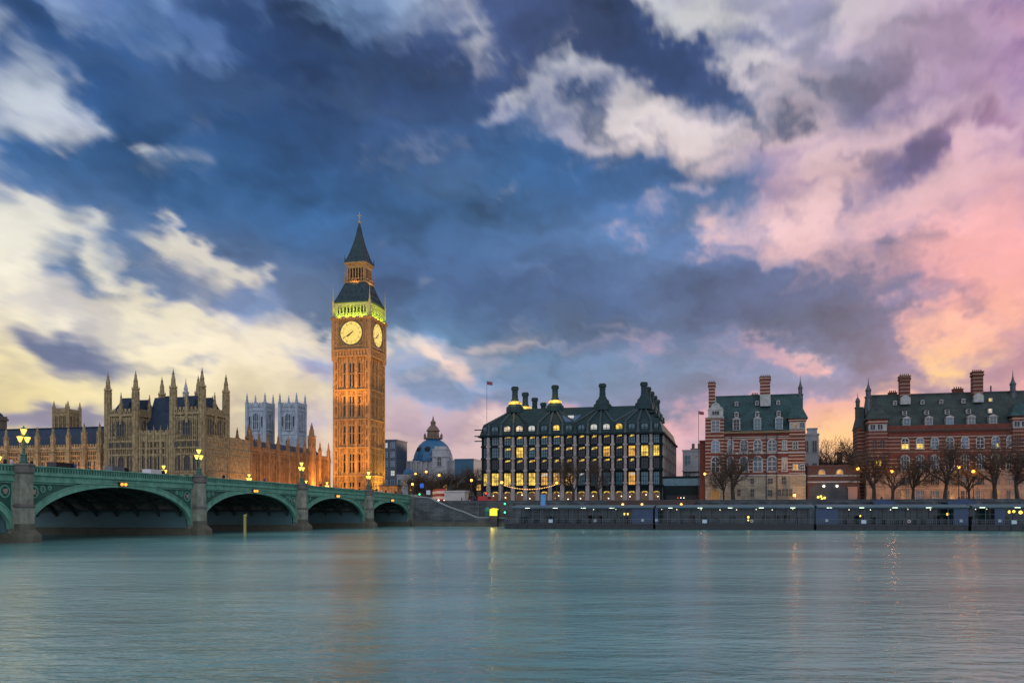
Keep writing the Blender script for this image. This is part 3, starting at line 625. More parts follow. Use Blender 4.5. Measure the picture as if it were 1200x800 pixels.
for k in range(4):
    rz = (0, R(90), R(180), R(-90))[k]
    fr = MB()
    for (a0, a1, b0, b1) in ((-4.95, 4.95, 4.5, 4.95), (-4.95, 4.95, -4.95, -4.5), (-4.95, -4.5, -4.5, 4.5), (4.5, 4.95, -4.5, 4.5)): fr.box(a0, a1, -7.35, -6.95, cz+b0, cz+b1)
    fr.box(-4.5, 4.5, -7.06, -6.95, cz-4.5, cz+4.5)
    for j in range(4):
        w = j*math.pi/2+math.pi/4; fr.ball((math.cos(w)*5.3, -7.1, cz+math.sin(w)*5.3), .5, 8, 4)
    d = fr.build('clock_dial', mat('dial_frame', (.10, .075, .03), .5, (.30, .19, .05), 2.0), ct, (0, 0, 0), rz)
    q = MB(); q.ext_y([(math.cos(2*math.pi*j/48)*4.15, cz+math.sin(2*math.pi*j/48)*4.15) for j in range(48)], -7.16, -7.05); q.build('face', DIALM, d)
    q = MB()
    def rg(r0, r1, dd):
        for j in range(48):
            w0, w1 = 2*math.pi*j/48, 2*math.pi*(j+1)/48
            q.ext_y([(math.cos(w)*r, cz+math.sin(w)*r) for w, r in ((w0, r0), (w0, r1), (w1, r1), (w1, r0))], dd, -7.1)
    rg(4.12, 4.4, -7.24); rg(3.05, 3.12, -7.18); rg(1.0, 1.06, -7.18)
    for j in range(60):
        w = 2*math.pi*j/60; r0 = 3.85
        q.ext_y([(math.sin(w+e)*r, cz+math.cos(w+e)*r) for e, r in ((-.008, r0), (.008, r0), (.008, 4.1), (-.008, 4.1))], -7.18, -7.1)
    NUM = ['XII', 'I', 'II', 'III', 'IV', 'V', 'VI', 'VII', 'VIII', 'IX', 'X', 'XI']
    for j in range(12):                     # Roman numerals, feet towards the centre
        w = 2*math.pi*j/12; word = NUM[j]; wd = {'I': .16, 'V': .30, 'X': .32}; tw = sum(wd[c] for c in word); u = -tw/2
        def P_(uu, rr): return (math.sin(w)*rr+math.cos(w)*uu, cz+math.cos(w)*rr-math.sin(w)*uu)
        for c in word:
            W_ = wd[c]; st = [((.5, 0), (.5, 1))] if c == 'I' else ([((.1, 1), (.5, 0)), ((.9, 1), (.5, 0))] if c == 'V' else [((.1, 1), (.9, 0)), ((.9, 1), (.1, 0))])
            for (p, p2) in st:
                A_ = P_(u+p[0]*W_, 3.2+.58*p[1]); B_ = P_(u+p2[0]*W_, 3.2+.58*p2[1])
                q.tube((A_[0], -7.17, A_[1]), (B_[0], -7.17, B_[1]), .042, .042, 4)
            u += W_
    for j in range(12):
        w = 2*math.pi*j/12; q.tube((math.sin(w)*1.05, -7.165, cz+math.cos(w)*1.05), (math.sin(w)*3.05, -7.165, cz+math.cos(w)*3.05), .022, .022, 4)
    q.build('numerals', IRON, d)
    for nm, ang, ln, wd in (('minute_hand', R(240), 3.7, .12), ('hour_hand', R(230), 2.3, .24)):
        q = MB(); sx, cx = math.sin(ang), math.cos(ang); dd = -7.24 if nm[0] == 'm' else -7.21
        pts = [(-wd*.6, -.9), (wd*.6, -.9), (wd, 0), (wd*.9, ln*.7), (0, ln), (-wd*.9, ln*.7), (-wd, 0)]
        q.ext_y([(a_*cx+b_*sx, cz-a_*sx+b_*cx) for a_, b_ in pts], dd-.02, dd+.02); q.build(nm, IRON, d)
# belfry
mb = MB(); mb.box(-6.9, 6.9, -6.9, 6.9, 67.2, 67.9); mb.box(-6.8, 6.8, -6.8, 6.8, 71.4, 72.4)
for sx in (-1, 1):
    for sy_ in (-1, 1):
        mb.box(sx*6.1-.7, sx*6.1+.7, sy_*6.1-.7, sy_*6.1+.7, 67.8, 71.5)
        mb.lathe(sx*7.05, sy_*7.05, [(.42, 66.8), (.40, 72.5), (.5, 72.7), (.32, 73.2), (.12, 75.5), (.03, 79)], 8)
for k in range(4):
    for j in range(8): fb(mb, k, -4.6+j*1.315-.24, -4.6+j*1.315+.24, 5.9, 6.75, 67.8, 71.5)
    for j in range(9): fb(mb, k, -5.26+j*1.315-.12, -5.26+j*1.315+.12, 5.9, 6.7, 70.7, 71.45)
    for j in range(18): fb(mb, k, -6.0+j*.7-.12, -6.0+j*.7+.12, 6.7, 6.98, 67.9, 68.5)
    fb(mb, k, -6.6, 6.6, 6.6, 6.95, 68.45, 68.6)
mb.build('belfry', mat('belfry_stone', (.46, .38, .20), .8, (.34, .27, .14), .8), ct)
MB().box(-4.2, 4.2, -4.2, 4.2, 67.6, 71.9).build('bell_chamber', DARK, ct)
mb = MB(); mb.sq(0, 0, [(7.15, 72.35), (7.15, 72.7), (6.55, 73.3), (5.55, 75.6), (4.75, 77.7), (4.1, 79.4), (3.75, 80.2)])
for k in range(4):
    for row, (z, dd, us) in enumerate(((74.1, 6.4, (-4.2, -2.1, 0, 2.1, 4.2)), (76.6, 5.4, (-3, -1, 1, 3)), (78.6, 4.55, (-1.6, 0, 1.6)))):
        for u in us: fb(mb, k, u-.3, u+.3, dd-.8, dd+.05, z-.4, z+.55)
for sx in (-1, 1):
    for sy_ in (-1, 1):
        pr = [(7.15, 72.7), (6.55, 73.3), (5.55, 75.6), (4.75, 77.7), (4.1, 79.4), (3.75, 80.2)]
        for p, q in zip(pr, pr[1:]): mb.tube((sx*p[0], sy_*p[0], p[1]), (sx*q[0], sy_*q[0], q[1]), .16, .16, 5)
mb.build('lower_roof', SLATEB, ct)
mb = MB(); mb.sq(0, 0, [(4.1, 80.1), (4.2, 80.7), (3.9, 80.8)]); mb.sq(0, 0, [(3.4, 85.6), (3.55, 86.8), (4.1, 87.0), (4.1, 87.7)])
for k in range(4):
    for j in range(7): fb(mb, k, -3.3+j*1.1-.17, -3.3+j*1.1+.17, 2.9, 3.45, 80.7, 85.7)
    for j in range(13): fb(mb, k, -4.1+j*.683-.06, -4.1+j*.683+.06, 4.0, 4.1, 80.7, 81.6)
    fb(mb, k, -4.1, 4.1, 4.0, 4.12, 81.6, 81.72)
for sx in (-1, 1):
    for sy_ in (-1, 1): mb.lathe(sx*3.9, sy_*3.9, [(.22, 80.5), (.22, 83), (.05, 85.5)], 6)
lan = mb.build('lantern_stage', mat('gilded_iron', (.36, .21, .07), .5, (.22, .12, .04), 1.2, metal=.3), ct)
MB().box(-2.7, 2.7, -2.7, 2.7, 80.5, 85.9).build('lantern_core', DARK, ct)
mb = MB(); mb.sq(0, 0, [(4.15, 87.6), (3.9, 88.0), (3.0, 90.2), (2.2, 92.8), (1.45, 95.6), (.85, 98.4), (.42, 101.2), (.22, 102.6)])
for k in range(4):
    for z, dd, us in ((89.2, 3.4, (-1.6, 0, 1.6)), (91.6, 2.55, (-.8, .8))):
        for u in us: fb(mb, k, u-.22, u+.22, dd-.6, dd+.1, z-.3, z+.45)
for sx in (-1, 1):
    for sy_ in (-1, 1):
        mb.lathe(sx*3.95, sy_*3.95, [(.2, 87.4), (.18, 88.6), (.03, 90.6)], 6)
        pr = [(3.9, 88.0), (3.0, 90.2), (2.2, 92.8), (1.45, 95.6), (.85, 98.4), (.42, 101.2)]
        for p, q in zip(pr, pr[1:]): mb.tube((sx*p[0], sy_*p[0], p[1]), (sx*q[0], sy_*q[0], q[1]), .11, .11, 5)
mb.build('spire', SLATEB, ct)
mb = MB(); mb.lathe(0, 0, [(.22, 102.4), (.5, 102.9), (.5, 103.2), (.15, 103.5), (.1, 106.2), (.02, 107)], 8); mb.ball((0, 0, 104.4), .34); mb.box(-.7, .7, -.06, .06, 105.3, 105.45)
mb.box(-.06, .06, -.7, .7, 105.3, 105.45); mb.build('finial', GOLD, ct)
def tw(x, y, z): 
    c, s_ = math.cos(-TH), math.sin(-TH); p = Lw(BS, BT, G); return (p.x+c*x-s_*y, p.y+s_*x+c*y, G+z)
ORG = (1, .45, .08)
for (x, y, z, ax, ay, az_, e, an) in ((-5, -26, 1, -2, -7, 26, 52000, 70), (5, -26, 1, 2, -7, 34, 60000, 70), (0, -40, 4, 0, -7, 56, 105000, 34), (0, -14, 1, 0, -7, 15, 13000, 95),
                                      (-3, -16, 30, -2, -7, 50, 22000, 70), (4, -16, 30, 3, -7, 46, 22000, 70)):
    spot('floodlight', tw(x, y, z), tw(ax, ay, az_), e*.68, ORG, an)
for (x, y, z, ax, ay, az_, e, an, c) in ((13, -2, 1, 7, 0, 14, 9000, 80, (1, .62, .10)), (12, 2, 1, 7, 1, 20, 9000, 70, (1, .62, .10)), (26, 0, 3, 7, 0, 44, 26000, 50, (1, .55, .16)), (30, -4, 20, 7, 0, 60, 30000, 36, (1, .5, .16))):
    spot('floodlight', tw(x, y, z), tw(ax, ay, az_), e*1.7, c, an)
for k in range(2):
    for u in (-4.2, -1.4, 1.4, 4.2):
        p, q = ((u, -9.0, 66.6), (u, -6.6, 70.6)) if k == 0 else ((9.0, u, 66.6), (6.6, u, 70.6))
        spot('belfry_floodlight', tw(*p), tw(*q), 1000, (.60, 1, .0), 110, .3)
for p, q in (((0, -6.5, 78.5), (0, -3.4, 84)), ((6.5, 0, 78.5), (3.4, 0, 84))): spot('lantern_floodlight', tw(*p), tw(*q), 1100, (1, .55, .15), 90, .3)

# ------------------------------------------------------------------ the palace
def turret(mb, x, y, r, z0, z1, zt, n=8):
    mb.lathe(x, y, [(r, z0), (r, z1-3.2), (r*1.14, z1-3.1), (r*1.14, z1-2.8), (r*.94, z1-2.7), (r*.94, z1-.2), (r*1.2, z1), (r*1.2, z1+.25), (r*.85, z1+.35), (r*.62, z1+(zt-z1)*.38), (r*.70, z1+(zt-z1)*.40), (r*.32, z1+(zt-z1)*.68), (r*.42, z1+(zt-z1)*.71), (r*.10, z1+(zt-z1)*.86), (r*.24, z1+(zt-z1)*.885), (r*.05, z1+(zt-z1)*.91), (.04, zt)], n)
    for k in range(n):
        a = 2*math.pi*k/n; mb.tube((x+math.cos(a+math.pi/n)*r*1.02, y+math.sin(a+math.pi/n)*r*1.02, z0), (x+math.cos(a+math.pi/n)*r*1.02, y+math.sin(a+math.pi/n)*r*1.02, z1-.3), r*.13, r*.13, 4)
        mb.tube((x+math.cos(a+math.pi/n)*r*1.12, y+math.sin(a+math.pi/n)*r*1.12, z1), (x+math.cos(a+math.pi/n)*r*1.12, y+math.sin(a+math.pi/n)*r*1.12, z1+.9), r*.12, .02, 4)
def pinnacle(mb, x, y, w, z0, z1, zt):
    mb.box(x-w, x+w, y-w, y+w, z0, z1); mb.sq(x, y, [(w*1.25, z1-.1), (w*1.25, z1+.15), (w*.85, z1+.2), (w*.42, z1+(zt-z1)*.55), (w*.55, z1+(zt-z1)*.6), (w*.12, z1+(zt-z1)*.88), (w*.3, z1+(zt-z1)*.91), (.03, zt)])
def crenel(mb, x0, x1, y0, y1, z, h=.9, st=1.1):
    """pierced parapet along the longer side"""
    if abs(x1-x0) > abs(y1-y0):
        mb.box(x0, x1, y0, y1, z, z+h*.55); k = x0
        while k < x1-.3: mb.box(k, k+st*.5, y0, y1, z+h*.5, z+h); k += st
    else:
        mb.box(x0, x1, y0, y1, z, z+h*.55); k = y0
        while k < y1-.3: mb.box(x0, x1, k, k+st*.5, z+h*.5, z+h); k += st
PX0, PX1, PTF, PTB = -80.8, -50.0, -28.0, -15.6
pal = thing('palace_block', 'Gothic stone palace block with two turreted corner towers, standing behind the bridge', 'palace', (PX0+PX1)/2, PTF)
xw = (PX1-PX0)/2
GOTH = mat('gothic_glass', (.014, .022, .03), .2, (.03, .045, .06), .8, spec=.3)
PANEL = mat('panel_recess_shade', (.085, .062, .034), .95, (.05, .036, .02), 1.5)  # dark strips between ribs; the shade of sunken panels is in this colour
PANELW = mat('warm_panel_recess_shade', (.10, .048, .018), .95, (.06, .028, .011), 1.5)  # warmer version of the strips, recess shade put into the colour
mb = MB(); mb.box(-xw, xw, .3, 26, -2, 19.0)
for z, d in ((8.6, .15), (13.4, .2), (15.2, .25), (17.2, .2)): mb.box(-xw-.15, xw+.15, .3-d, 26, z-.22, z+.22)
x = -xw
while x <= xw:
    mb.box(x-.14, x+.14, .0, .4, -2, 19); x += 1.26
pm_ = MB(); x = -xw+.22
while x < xw-.5:
    for z0, z1 in ((13.7, 14.9), (15.45, 16.95)): pm_.box(x+.1, x+.45, .19, .32, z0, z1); pm_.box(x+.6, x+.95, .19, .32, z0, z1)
    for z0, z1 in ((8.9, 9.9), (3.0, 3.6), (7.6, 8.3)): pm_.box(x+.1, x+.45, .24, .32, z0, z1); pm_.box(x+.6, x+.95, .24, .32, z0, z1)
    x += 1.26
crenel(mb, -xw+10, xw-10, .1, .5, 18.9, 1.3)
for k in range(5): pinnacle(mb, -xw+10.8+k*2.2, .2, .25, 8, 19.2, 21.6)
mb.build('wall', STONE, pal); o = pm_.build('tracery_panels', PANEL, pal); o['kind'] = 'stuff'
for (cx) in (-xw+4.9, xw-4.9):
    mb = MB(); mb.box(cx-4.6, cx+4.6, .0, 12.2, -2, 24.7)
    for z, d in ((8.6, .3), (13.4, .3), (15.2, .35), (17.2, .3), (24.5, .45), (18.4, .12), (23.6, .15)):
        mb.box(cx-4.6-d, cx+4.6+d, -d, 12.2+d, z-.2, z+.2)
    for j in range(8):
        u = cx-4.2+j*1.2
        if abs(u-cx) > 1.5: mb.box(u-.13, u+.13, -.28, .1, -2, 24.5)
        mb.box(u-.1, u+.1, -.22, .1, 13.4, 17.2)
    for j in range(10):
        v = .8+j*1.2; mb.box(cx+4.5, cx+4.85, v-.12, v+.12, -2, 24.5); mb.box(cx-4.85, cx-4.5, v-.12, v+.12, -2, 24.5)
    for (x0, x1, y0, y1) in ((cx-4.8, cx+4.8, -.25, .15), (cx-4.8, cx+4.8, 12.1, 12.5), (cx+4.4, cx+4.8, .1, 12.1), (cx-4.8, cx-4.4, .1, 12.1)): crenel(mb, x0, x1, y0, y1, 24.7, 1.7, 1.2)
    tw_ = mb.build('corner_tower', STONE, pal); pm_ = MB()
    for j in range(14):
        u = cx-4.05+j*.6
        for z0, z1 in ((13.75, 14.9), (15.5, 16.9), (17.5, 18.1), (23.75, 24.2), (8.9, 9.0), (25.0, 25.6)):
            pm_.box(u-.14, u+.14, -.08 if z0 < 24.5 else -.3, .05, z0, z1)
        if abs(u-cx) > 1.6:
            for z0, z1 in ((18.6, 19.6), (19.9, 21.2), (21.5, 22.9), (9.2, 10.6), (10.9, 12.6)): pm_.box(u-.12, u+.12, -.05, .05, z0, z1)
    for j in range(18):
        v = .7+j*.65
        for z0, z1 in ((13.75, 14.9), (15.5, 16.9), (17.5, 18.1), (23.75, 24.2)): pm_.box(cx+4.55, cx+4.68, v-.15, v+.15, z0, z1)
        if min(abs(v-3.6), abs(v-8.6)) > 1.3:
            for z0, z1 in ((18.6, 20.6), (20.9, 22.9), (9.2, 12.6)): pm_.box(cx+4.55, cx+4.66, v-.12, v+.12, z0, z1)
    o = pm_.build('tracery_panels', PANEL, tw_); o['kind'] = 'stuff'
    for (tx, t_y) in ((cx-4.5, .2), (cx+4.5, .2), (cx-4.5, 12.0), (cx+4.5, 12.0)):
        q = MB(); turret(q, tx, t_y, .92, -2, 31.6, 37.2); q.build('turret', STONE, tw_)
    for (tx, t_y) in ((cx, -.1), (cx+4.7, 6), (cx-4.7, 6), (cx, 12.3)):
        q = MB(); pinnacle(q, tx, t_y, .38, 22, 27.5, 31.0); q.build('pinnacle', STONE, tw_)
    q = MB(); q.frus((cx-4.2, cx+4.2, .5, 11.8), (cx-2.6, cx+2.6, 3.6, 8.6), 24.5, 29.4); q.box(cx-2.6, cx+2.6, 3.6, 3.75, 29.3, 29.9); q.box(cx-2.6, cx+2.6, 8.45, 8.6, 29.3, 29.9)
    q.frus((cx-1.2, cx+1.2, .7, 3.0), (cx-1.0, cx+1.0, 2.2, 3.6), 25, 28.6)
    q.build('roof', SLATE, tw_)
    window(pal, cx, -.02, 20.9, 2.2, 4.3, GOTH, STONED, 1.2, 3, 2, .3, .3)
    for u in (-2.7, 0, 2.7): window(pal, cx+u, -.02, 11.0, 1.5, 3.9, GOTH, STONED, 1.2, 3, 2, .22, .25)
    for u in (-2.7, 0, 2.7): window(pal, cx+u, -.02, 5.4, 1.4, 4.6, GOTH, STONED, 1.2, 2, 2, .22, .25)
    for u in (-3.0, 3.0): window(pal, cx+u, -.02, 20.9, .7, 3.2, GOTH, STONED, 1.2, 1, 2, .15, .2)
    for u in (-3.3, -1.1, 1.1, 3.3): window(pal, cx+u, -.3, 16.2, .7, 1.0, GOTH, STONED, 0, 1, 1, .12, .12)
    for v in (3.6, 8.6):
        for z, h in ((20.9, 4.3), (11, 3.9), (5.4, 4.6)): window(pal, cx+4.62, v, z, 1.5, h, GOTH, STONED, 1.2, 3, 2, .25, .25, R(90))
for k in range(4): window(pal, -xw+11.4+k*2.55, .28, 11, 1.3, 3.9, GOTH, STONED, 1.2, 2, 2, .2, .25); 
for k in range(4): window(pal, -xw+11.4+k*2.55, .28, 5.4, 1.3, 4.6, LITO if k == 1 else GOTH, STONED, 1.2, 2, 2, .2, .25)
mb = MB(); mb.frus((-xw+9.5, xw-9.5, 3.5, 16), (-xw+9.5, xw-9.5, 8.5, 10.5), 18.5, 30.4); mb.box(-1.2, 1.2, 6.6, 8.6, 20, 30.5); mb.build('roof', SLATE, pal)
mb = MB(); mb.lathe(3.6, 9.5, [(.9, 30), (.8, 31.4), (1.0, 31.6), (.5, 32.4), (.6, 32.8), (.15, 34.6), (.03, 36)], 8); mb.build('cupola', PALE, pal)

# river range with slate roof
RT = -25.0; RS0, RS1 = -175.0, -80.9
rg_ = thing('palace_range', 'long low palace range with blue slate roof and uplit buttresses, at the left edge', 'palace', (RS0+RS1)/2, RT)
hx = (RS1-RS0)/2; cs = (RS0+RS1)/2
def P_rz(py, s, t): return zz(py, AY+s*E1[1]+t*E2[1])-G
ZP = P_rz(526.5, -100, RT); ZR = P_rz(502, -100, RT+9)
mb = MB(); mb.box(-hx, hx, 0, 22, -2, ZP)
for z, d in ((ZP-.5, .3), (ZP-1.9, .15), (ZP-6.6, .2), (4, .15)): mb.box(-hx, hx, -d, 1, z-.15, z+.15)
crenel(mb, -hx, hx, -.2, .15, ZP-.1, 1.5, .9)
mb.build('wall', STONE, rg_); pm_ = MB(); x = -hx+.3
while x < hx-1:
    for z0, z1 in ((ZP-1.75, ZP-.75), (ZP-3.0, ZP-2.1), (4.3, 6.2)): pm_.box(x, x+.3, -.06, .05, z0, z1)
    x += .6
o = pm_.build('tracery_panels', PANEL, rg_); o['kind'] = 'stuff'
mb = MB(); mb.ext_x([(1.2, ZP-.5), (8.5, ZR), (13, ZR), (21, ZP-.5)], -hx, hx-.1)
x = -hx+2
while x < hx: mb.box(x-.06, x+.06, 8.3, 13.2, ZR-.1, ZR+.45); x += .8
mb.build('roof', SLATE, rg_)
pxl = [118-18.2*k for k in range(11)]; ss = [sy(p, RT)[0]-cs for p in pxl]
for j, x in enumerate(ss):
    if x < -hx: continue
    q = MB(); q.box(x-.75, x+.75, -1.1, .2, -2, ZP-1.2); q.box(x-.55, x+.55, -.9, .2, ZP-1.3, ZP+1.5)
    if j in (0, 1): turret(q, x, -.4, .75, ZP-3, ZP+4.2, ZP+7.6)
    else: pinnacle(q, x, -.45, .5, ZP-1, ZP+3.6, ZP+6.6)
    q.build('buttress', STONE, rg_)
    if j < 9: spot('buttress_floodlight', Lw(cs+x, RT-3.4, G+3.5), Lw(cs+x, RT-.6, G+11), 4200, (1, .42, .10), 60, .2)
for j in range(len(ss)-1):
    xm = (ss[j]+ss[j+1])/2
    if ss[j+1] < -hx: break
    for u in (-.95, .95): window(rg_, xm+u, -.02, 9.6, 1.25, 5.4, GOTH, STONE, 1.1, 2, 3, .2, .2)
    window(rg_, xm, -.02, 3.0, 2.2, 3.2, GOTH, STONE, .9, 3, 2, .2, .2)

# north range, floodlit warm, running back to the clock tower
NS_ = -51.0; NT0, NT1 = -15.4, 53.0
nr = thing('palace_range', 'long Gothic palace range glowing orange under floodlights, left of the clock tower', 'palace', NS_, NT0, G, R(90))
LN = NT1-NT0; ZN = 15.9
mb = MB(); mb.box(0, LN, 0, 14, -2, ZN)
for z, d in ((ZN-.4, .35), (ZN-2.0, .15), (5.2, .2), (3.6, .2)): mb.box(0, LN, -d, 1, z-.16, z+.16)
x = .4
while x < LN: mb.box(x-.16, x+.16, -.35, .1, -2, ZN-.4); x += 1.05
crenel(mb, 0, LN, -.25, .1, ZN, 1.5, .95)
mb.build('wall', STONEW, nr); pm_ = MB(); x = .4
while x < LN-1:
    for z0, z1 in ((ZN-1.8, ZN-.7), (3.9, 4.9), (5.5, 6.4), (.4, 3.2)): pm_.box(x+.25, x+.5, -.08, .05, z0, z1); pm_.box(x+.6, x+.85, -.08, .05, z0, z1)
    pm_.box(x+.3, x+.8, -.04, .05, 6.8, ZN-2.4); x += 1.05
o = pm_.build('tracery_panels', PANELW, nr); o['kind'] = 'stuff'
mb = MB(); mb.ext_x([(1, ZN-.3), (6.2, ZN+4.2), (8.5, ZN+4.2), (13.5, ZN-.3)], 0, LN); mb.build('roof', SLATE, nr)
bx = [277, 291, 302.5, 313, 325, 336.5, 348, 356, 374, 384]
tl = [ty(p, NS_)[0]-NT0 for p in bx]
for j, x in enumerate(tl):
    q = MB(); q.box(x-.5, x+.5, -.9, .2, -2, ZN+1)
    if j == 1: 
        turret(q, x, -.2, 1.0, 4, ZN+3.6, ZN+8.4); turret(q, x+2.2, .6, .8, 10, ZN+4.2, ZN+7.6); q.box(x, x+2.2, -.1, .6, ZN, ZN+3)
    else: pinnacle(q, x, -.3, .48, ZN, ZN+3.2, ZN+6.4)
    q.build('buttress', STONEW, nr)
xt = ty(364, NS_)[0]-NT0
q = MB(); turret(q, xt, -.4, 1.25, -2, ZN+7.2, ZN+12.6); q.build('turret', STONEW, nr)
for j in range(len(tl)-1):
    for f in (.3, .7):
        xm = tl[j]+(tl[j+1]-tl[j])*f; window(nr, xm, -.03, 9.9, 1.1, 6.4, GLASSD, STONEW, 1.1, 2, 3, .2, .2)
    xm = (tl[j]+tl[j+1])/2; window(nr, xm, -.03, 2.0, 1.8, 2.4, GLASSD, STONEW, .8, 2, 1, .2, .2)
for k in range(8):
    t_ = NT0+1+k*8.6; spot('wall_floodlight', Lw(NS_+7, t_, G+.5), Lw(NS_, t_+1, G+9), 3500, (1, .45, .10), 115, .3)

# towers standing behind the river range
t_ = 60; s1, Y1 = sy(78.5, t_)
vt = thing('ventilation_tower', 'square stone tower with four pinnacles rising behind the blue slate roof', 'tower', s1, t_)
zt = zz(483, Y1)-G; w_ = 3.3
mb = MB(); mb.box(-w_, w_, -w_, w_, 0, zt); crenel(mb, -w_, w_, -w_-.2, -w_+.2, zt, 1.4, 1); mb.box(w_-.2, w_+.2, -w_, w_, zt, zt+1)
for z in (zt-.3, zt-8, zt-9.5): mb.box(-w_-.25, w_+.25, -w_-.25, w_+.25, z-.2, z+.2)
mb.build('wall', STONE, vt)
for sx in (-1, 1):
    for sy_ in (-1, 1):
        q = MB(); turret(q, sx*w_, sy_*w_, .6, 0, zt+1.5, zz(474, Y1)-G+1.5); q.build('turret', STONE, vt)
for u in (-1.9, 0, 1.9): window(vt, u, -w_-.02, zt-4.4, 1.2, 5.4, GLASSD, STONE, 1.1, 2, 2, .25, .3); window(vt, w_+.02, u, zt-4.4, 1.2, 5.4, GLASSD, STONE, 1.1, 2, 2, .25, .3, R(90))
s1, Y1 = sy(0, 30)
vt = thing('ventilation_tower', 'plain stone tower cut off by the left edge of the photograph', 'tower', s1, 30)
zt = zz(491, Y1)-G; mb = MB(); mb.box(-1.6, 1.6, -1.6, 1.6, 0, zt); mb.box(-2, 2, -2, 2, zt-.6, zt+.2); mb.box(-1.7, 1.7, -1.7, 1.7, zt, zt+1); mb.build('wall', STONED, vt)
mb = MB(); mb.lathe(0, 0, [(1.2, zt+1), (1.0, zt+1.6), (.1, zt+2.4)], 8); mb.build('roof', SLATE, vt)
# abbey towers
for (xa, xb, xc, lb) in ((289.5, 310.5, 320, 'pale blue grey square church tower with four pinnacles, the one nearer the turreted palace block'), (328, 347.5, 357.5, 'pale blue grey square church tower with four pinnacles, the one nearer the clock tower')):
    t_ = 235; sa, Ya = sy(xa, t_); sb, Yb = sy(xb, t_); w2 = (sb-sa); dp_ = ty(xc, sb)[0]-t_
    ab_ = thing('abbey_tower', lb, 'church tower', (sa+sb)/2, t_, G, 0, 'twin church towers beyond the palace'); zt = zz(474.5, Yb)-G; zp = zz(461.5, Yb)-G; h2 = w2/2
    mb = MB(); mb.box(-h2, h2, 0, dp_, 0, zt); crenel(mb, -h2, h2, -.2, .3, zt, 1.8, 1.6); crenel(mb, h2-.3, h2+.2, 0, dp_, zt, 1.8, 1.6)
    for z in (zt-.5, zt-3, zt-17, zt-31): mb.box(-h2-.35, h2+.35, -.35, dp_+.35, z-.35, z+.35)
    for u in (-h2, h2): mb.box(u-.9, u+.9, -.7, .2, 0, zt)
    for v in (dp_,): mb.box(h2-.2, h2+.7, v-.8, v+.8, 0, zt)
    mb.build('wall', ABBEY, ab_)
    for sx in (-1, 1):
        for yv in (0, dp_):
            q = MB(); pinnacle(q, sx*h2, yv, .8, zt-4, zt+1.5, zp+1.0); q.build('pinnacle', ABBEY, ab_)
    window(ab_, 0, -.05, zt-9.5, 3.2, 9.5, GLASSD, ABBEY, 1.2, 3, 2, .6, .6); window(ab_, 0, -.05, zt-24, 2.6, 8, GLASSD, ABBEY, 1.2, 2, 2, .6, .6)
    window(ab_, -h2*.68, -.05, zt-9.5, 1.0, 6, GLASSD, ABBEY, 1, 1, 1, .3, .4); window(ab_, h2*.68, -.05, zt-9.5, 1.0, 6, GLASSD, ABBEY, 1, 1, 1, .3, .4)
    window(ab_, h2+.05, dp_*.5, zt-9.5, 3.0, 9.5, GLASSD, ABBEY, 1.2, 3, 2, .6, .6, R(90))

# ------------------------------------------------------------------ office block with bronze roof and chimneys
def flag(par, x, y, z0, z1, col, w=1.6):
    MB().tube((x, y, z0), (x, y, z1), .09, .06, 6).build('pole', IRON, par)
    q = MB(); P = []
    for i in range(7):
        u = w*i/6; P.append((x+.08+u, y+.12*math.sin(i*1.1), z1-.15-.18*u))
    q.band([[(p[0], p[1]-.015, p[2]), (p[0], p[1]+.015, p[2]), (p[0], p[1]+.015, p[2]-w*.62), (p[0], p[1]-.015, p[2]-w*.62)] for p in P]); q.build('flag', col, par)
OT = 30.0; o0 = sy(670, OT)[0]; YR = 279.0
def ox(p): return sy(p, OT)[0]-o0
def oz(py): return zz(py, YR)-G
of = thing('office_block', 'large dark office block with stone ribs, lit windows and tall bronze roof chimneys', 'office building', o0, OT)
xl, xr = ox(563.5), ox(775.5); DP = 60.0; ze = oz(508.5); zr = oz(473.5)
mb = MB(); mb.box(xl, xr, .8, DP, -.5, ze-.2); mb.build('wall', BRONZED, of)
mb = MB()
for py in (508.3, 521.5, 536, 550.5, 569.0, 574.5): mb.box(xl-.1, xr+.1, .25, 1.0, oz(py)-.28, oz(py)+.28)
for py in (521.5, 536, 550.5, 569.0): mb.box(xr-.3, xr+.35, 1, DP, oz(py)-.35, oz(py)+.35)
mb.box(xl-.9, xr+.9, -.7, .3, ze-.5, ze+.05); mb.box(xr+.1, xr+.9, .3, DP, ze-.5, ze+.05); mb.box(xl-.9, xl-.1, .3, DP, ze-.5, ze+.05)
for py in (501, 508.5, 514.5): mb.box(xl-2.2, xl+.3, .2, .6, oz(py)-.15, oz(py)+.15)
mb.build('floor_bands', BRONZED, of)
RIBST = mat('rib_stone', (.42, .37, .335), .85, (.21, .185, .165), .9, .3, 3, streak=1)
pil = [572.5, 587, 601.3, 615.8, 630.2, 644.6, 659, 673.8, 688.6, 703.2, 718, 732.8, 747.6, 763]
for p in pil:
    x = ox(p); mb = MB(); mb.box(x-.58, x+.58, -.55, .9, -.5, oz(569)); mb.box(x-.4, x+.4, -.45, .9, oz(569), ze-.45)
    mb.box(x-.12, x+.12, -.62, -.4, oz(572), ze-1)
    for py in (521.5, 536, 550.5, 566): mb.box(x-.66, x+.66, -.66, .5, oz(py)-.3, oz(py)+.25)
    mb.build('stone_rib', RIBST, of)
edge = [563.9]+pil+[775.0]
rw = random.Random(11)
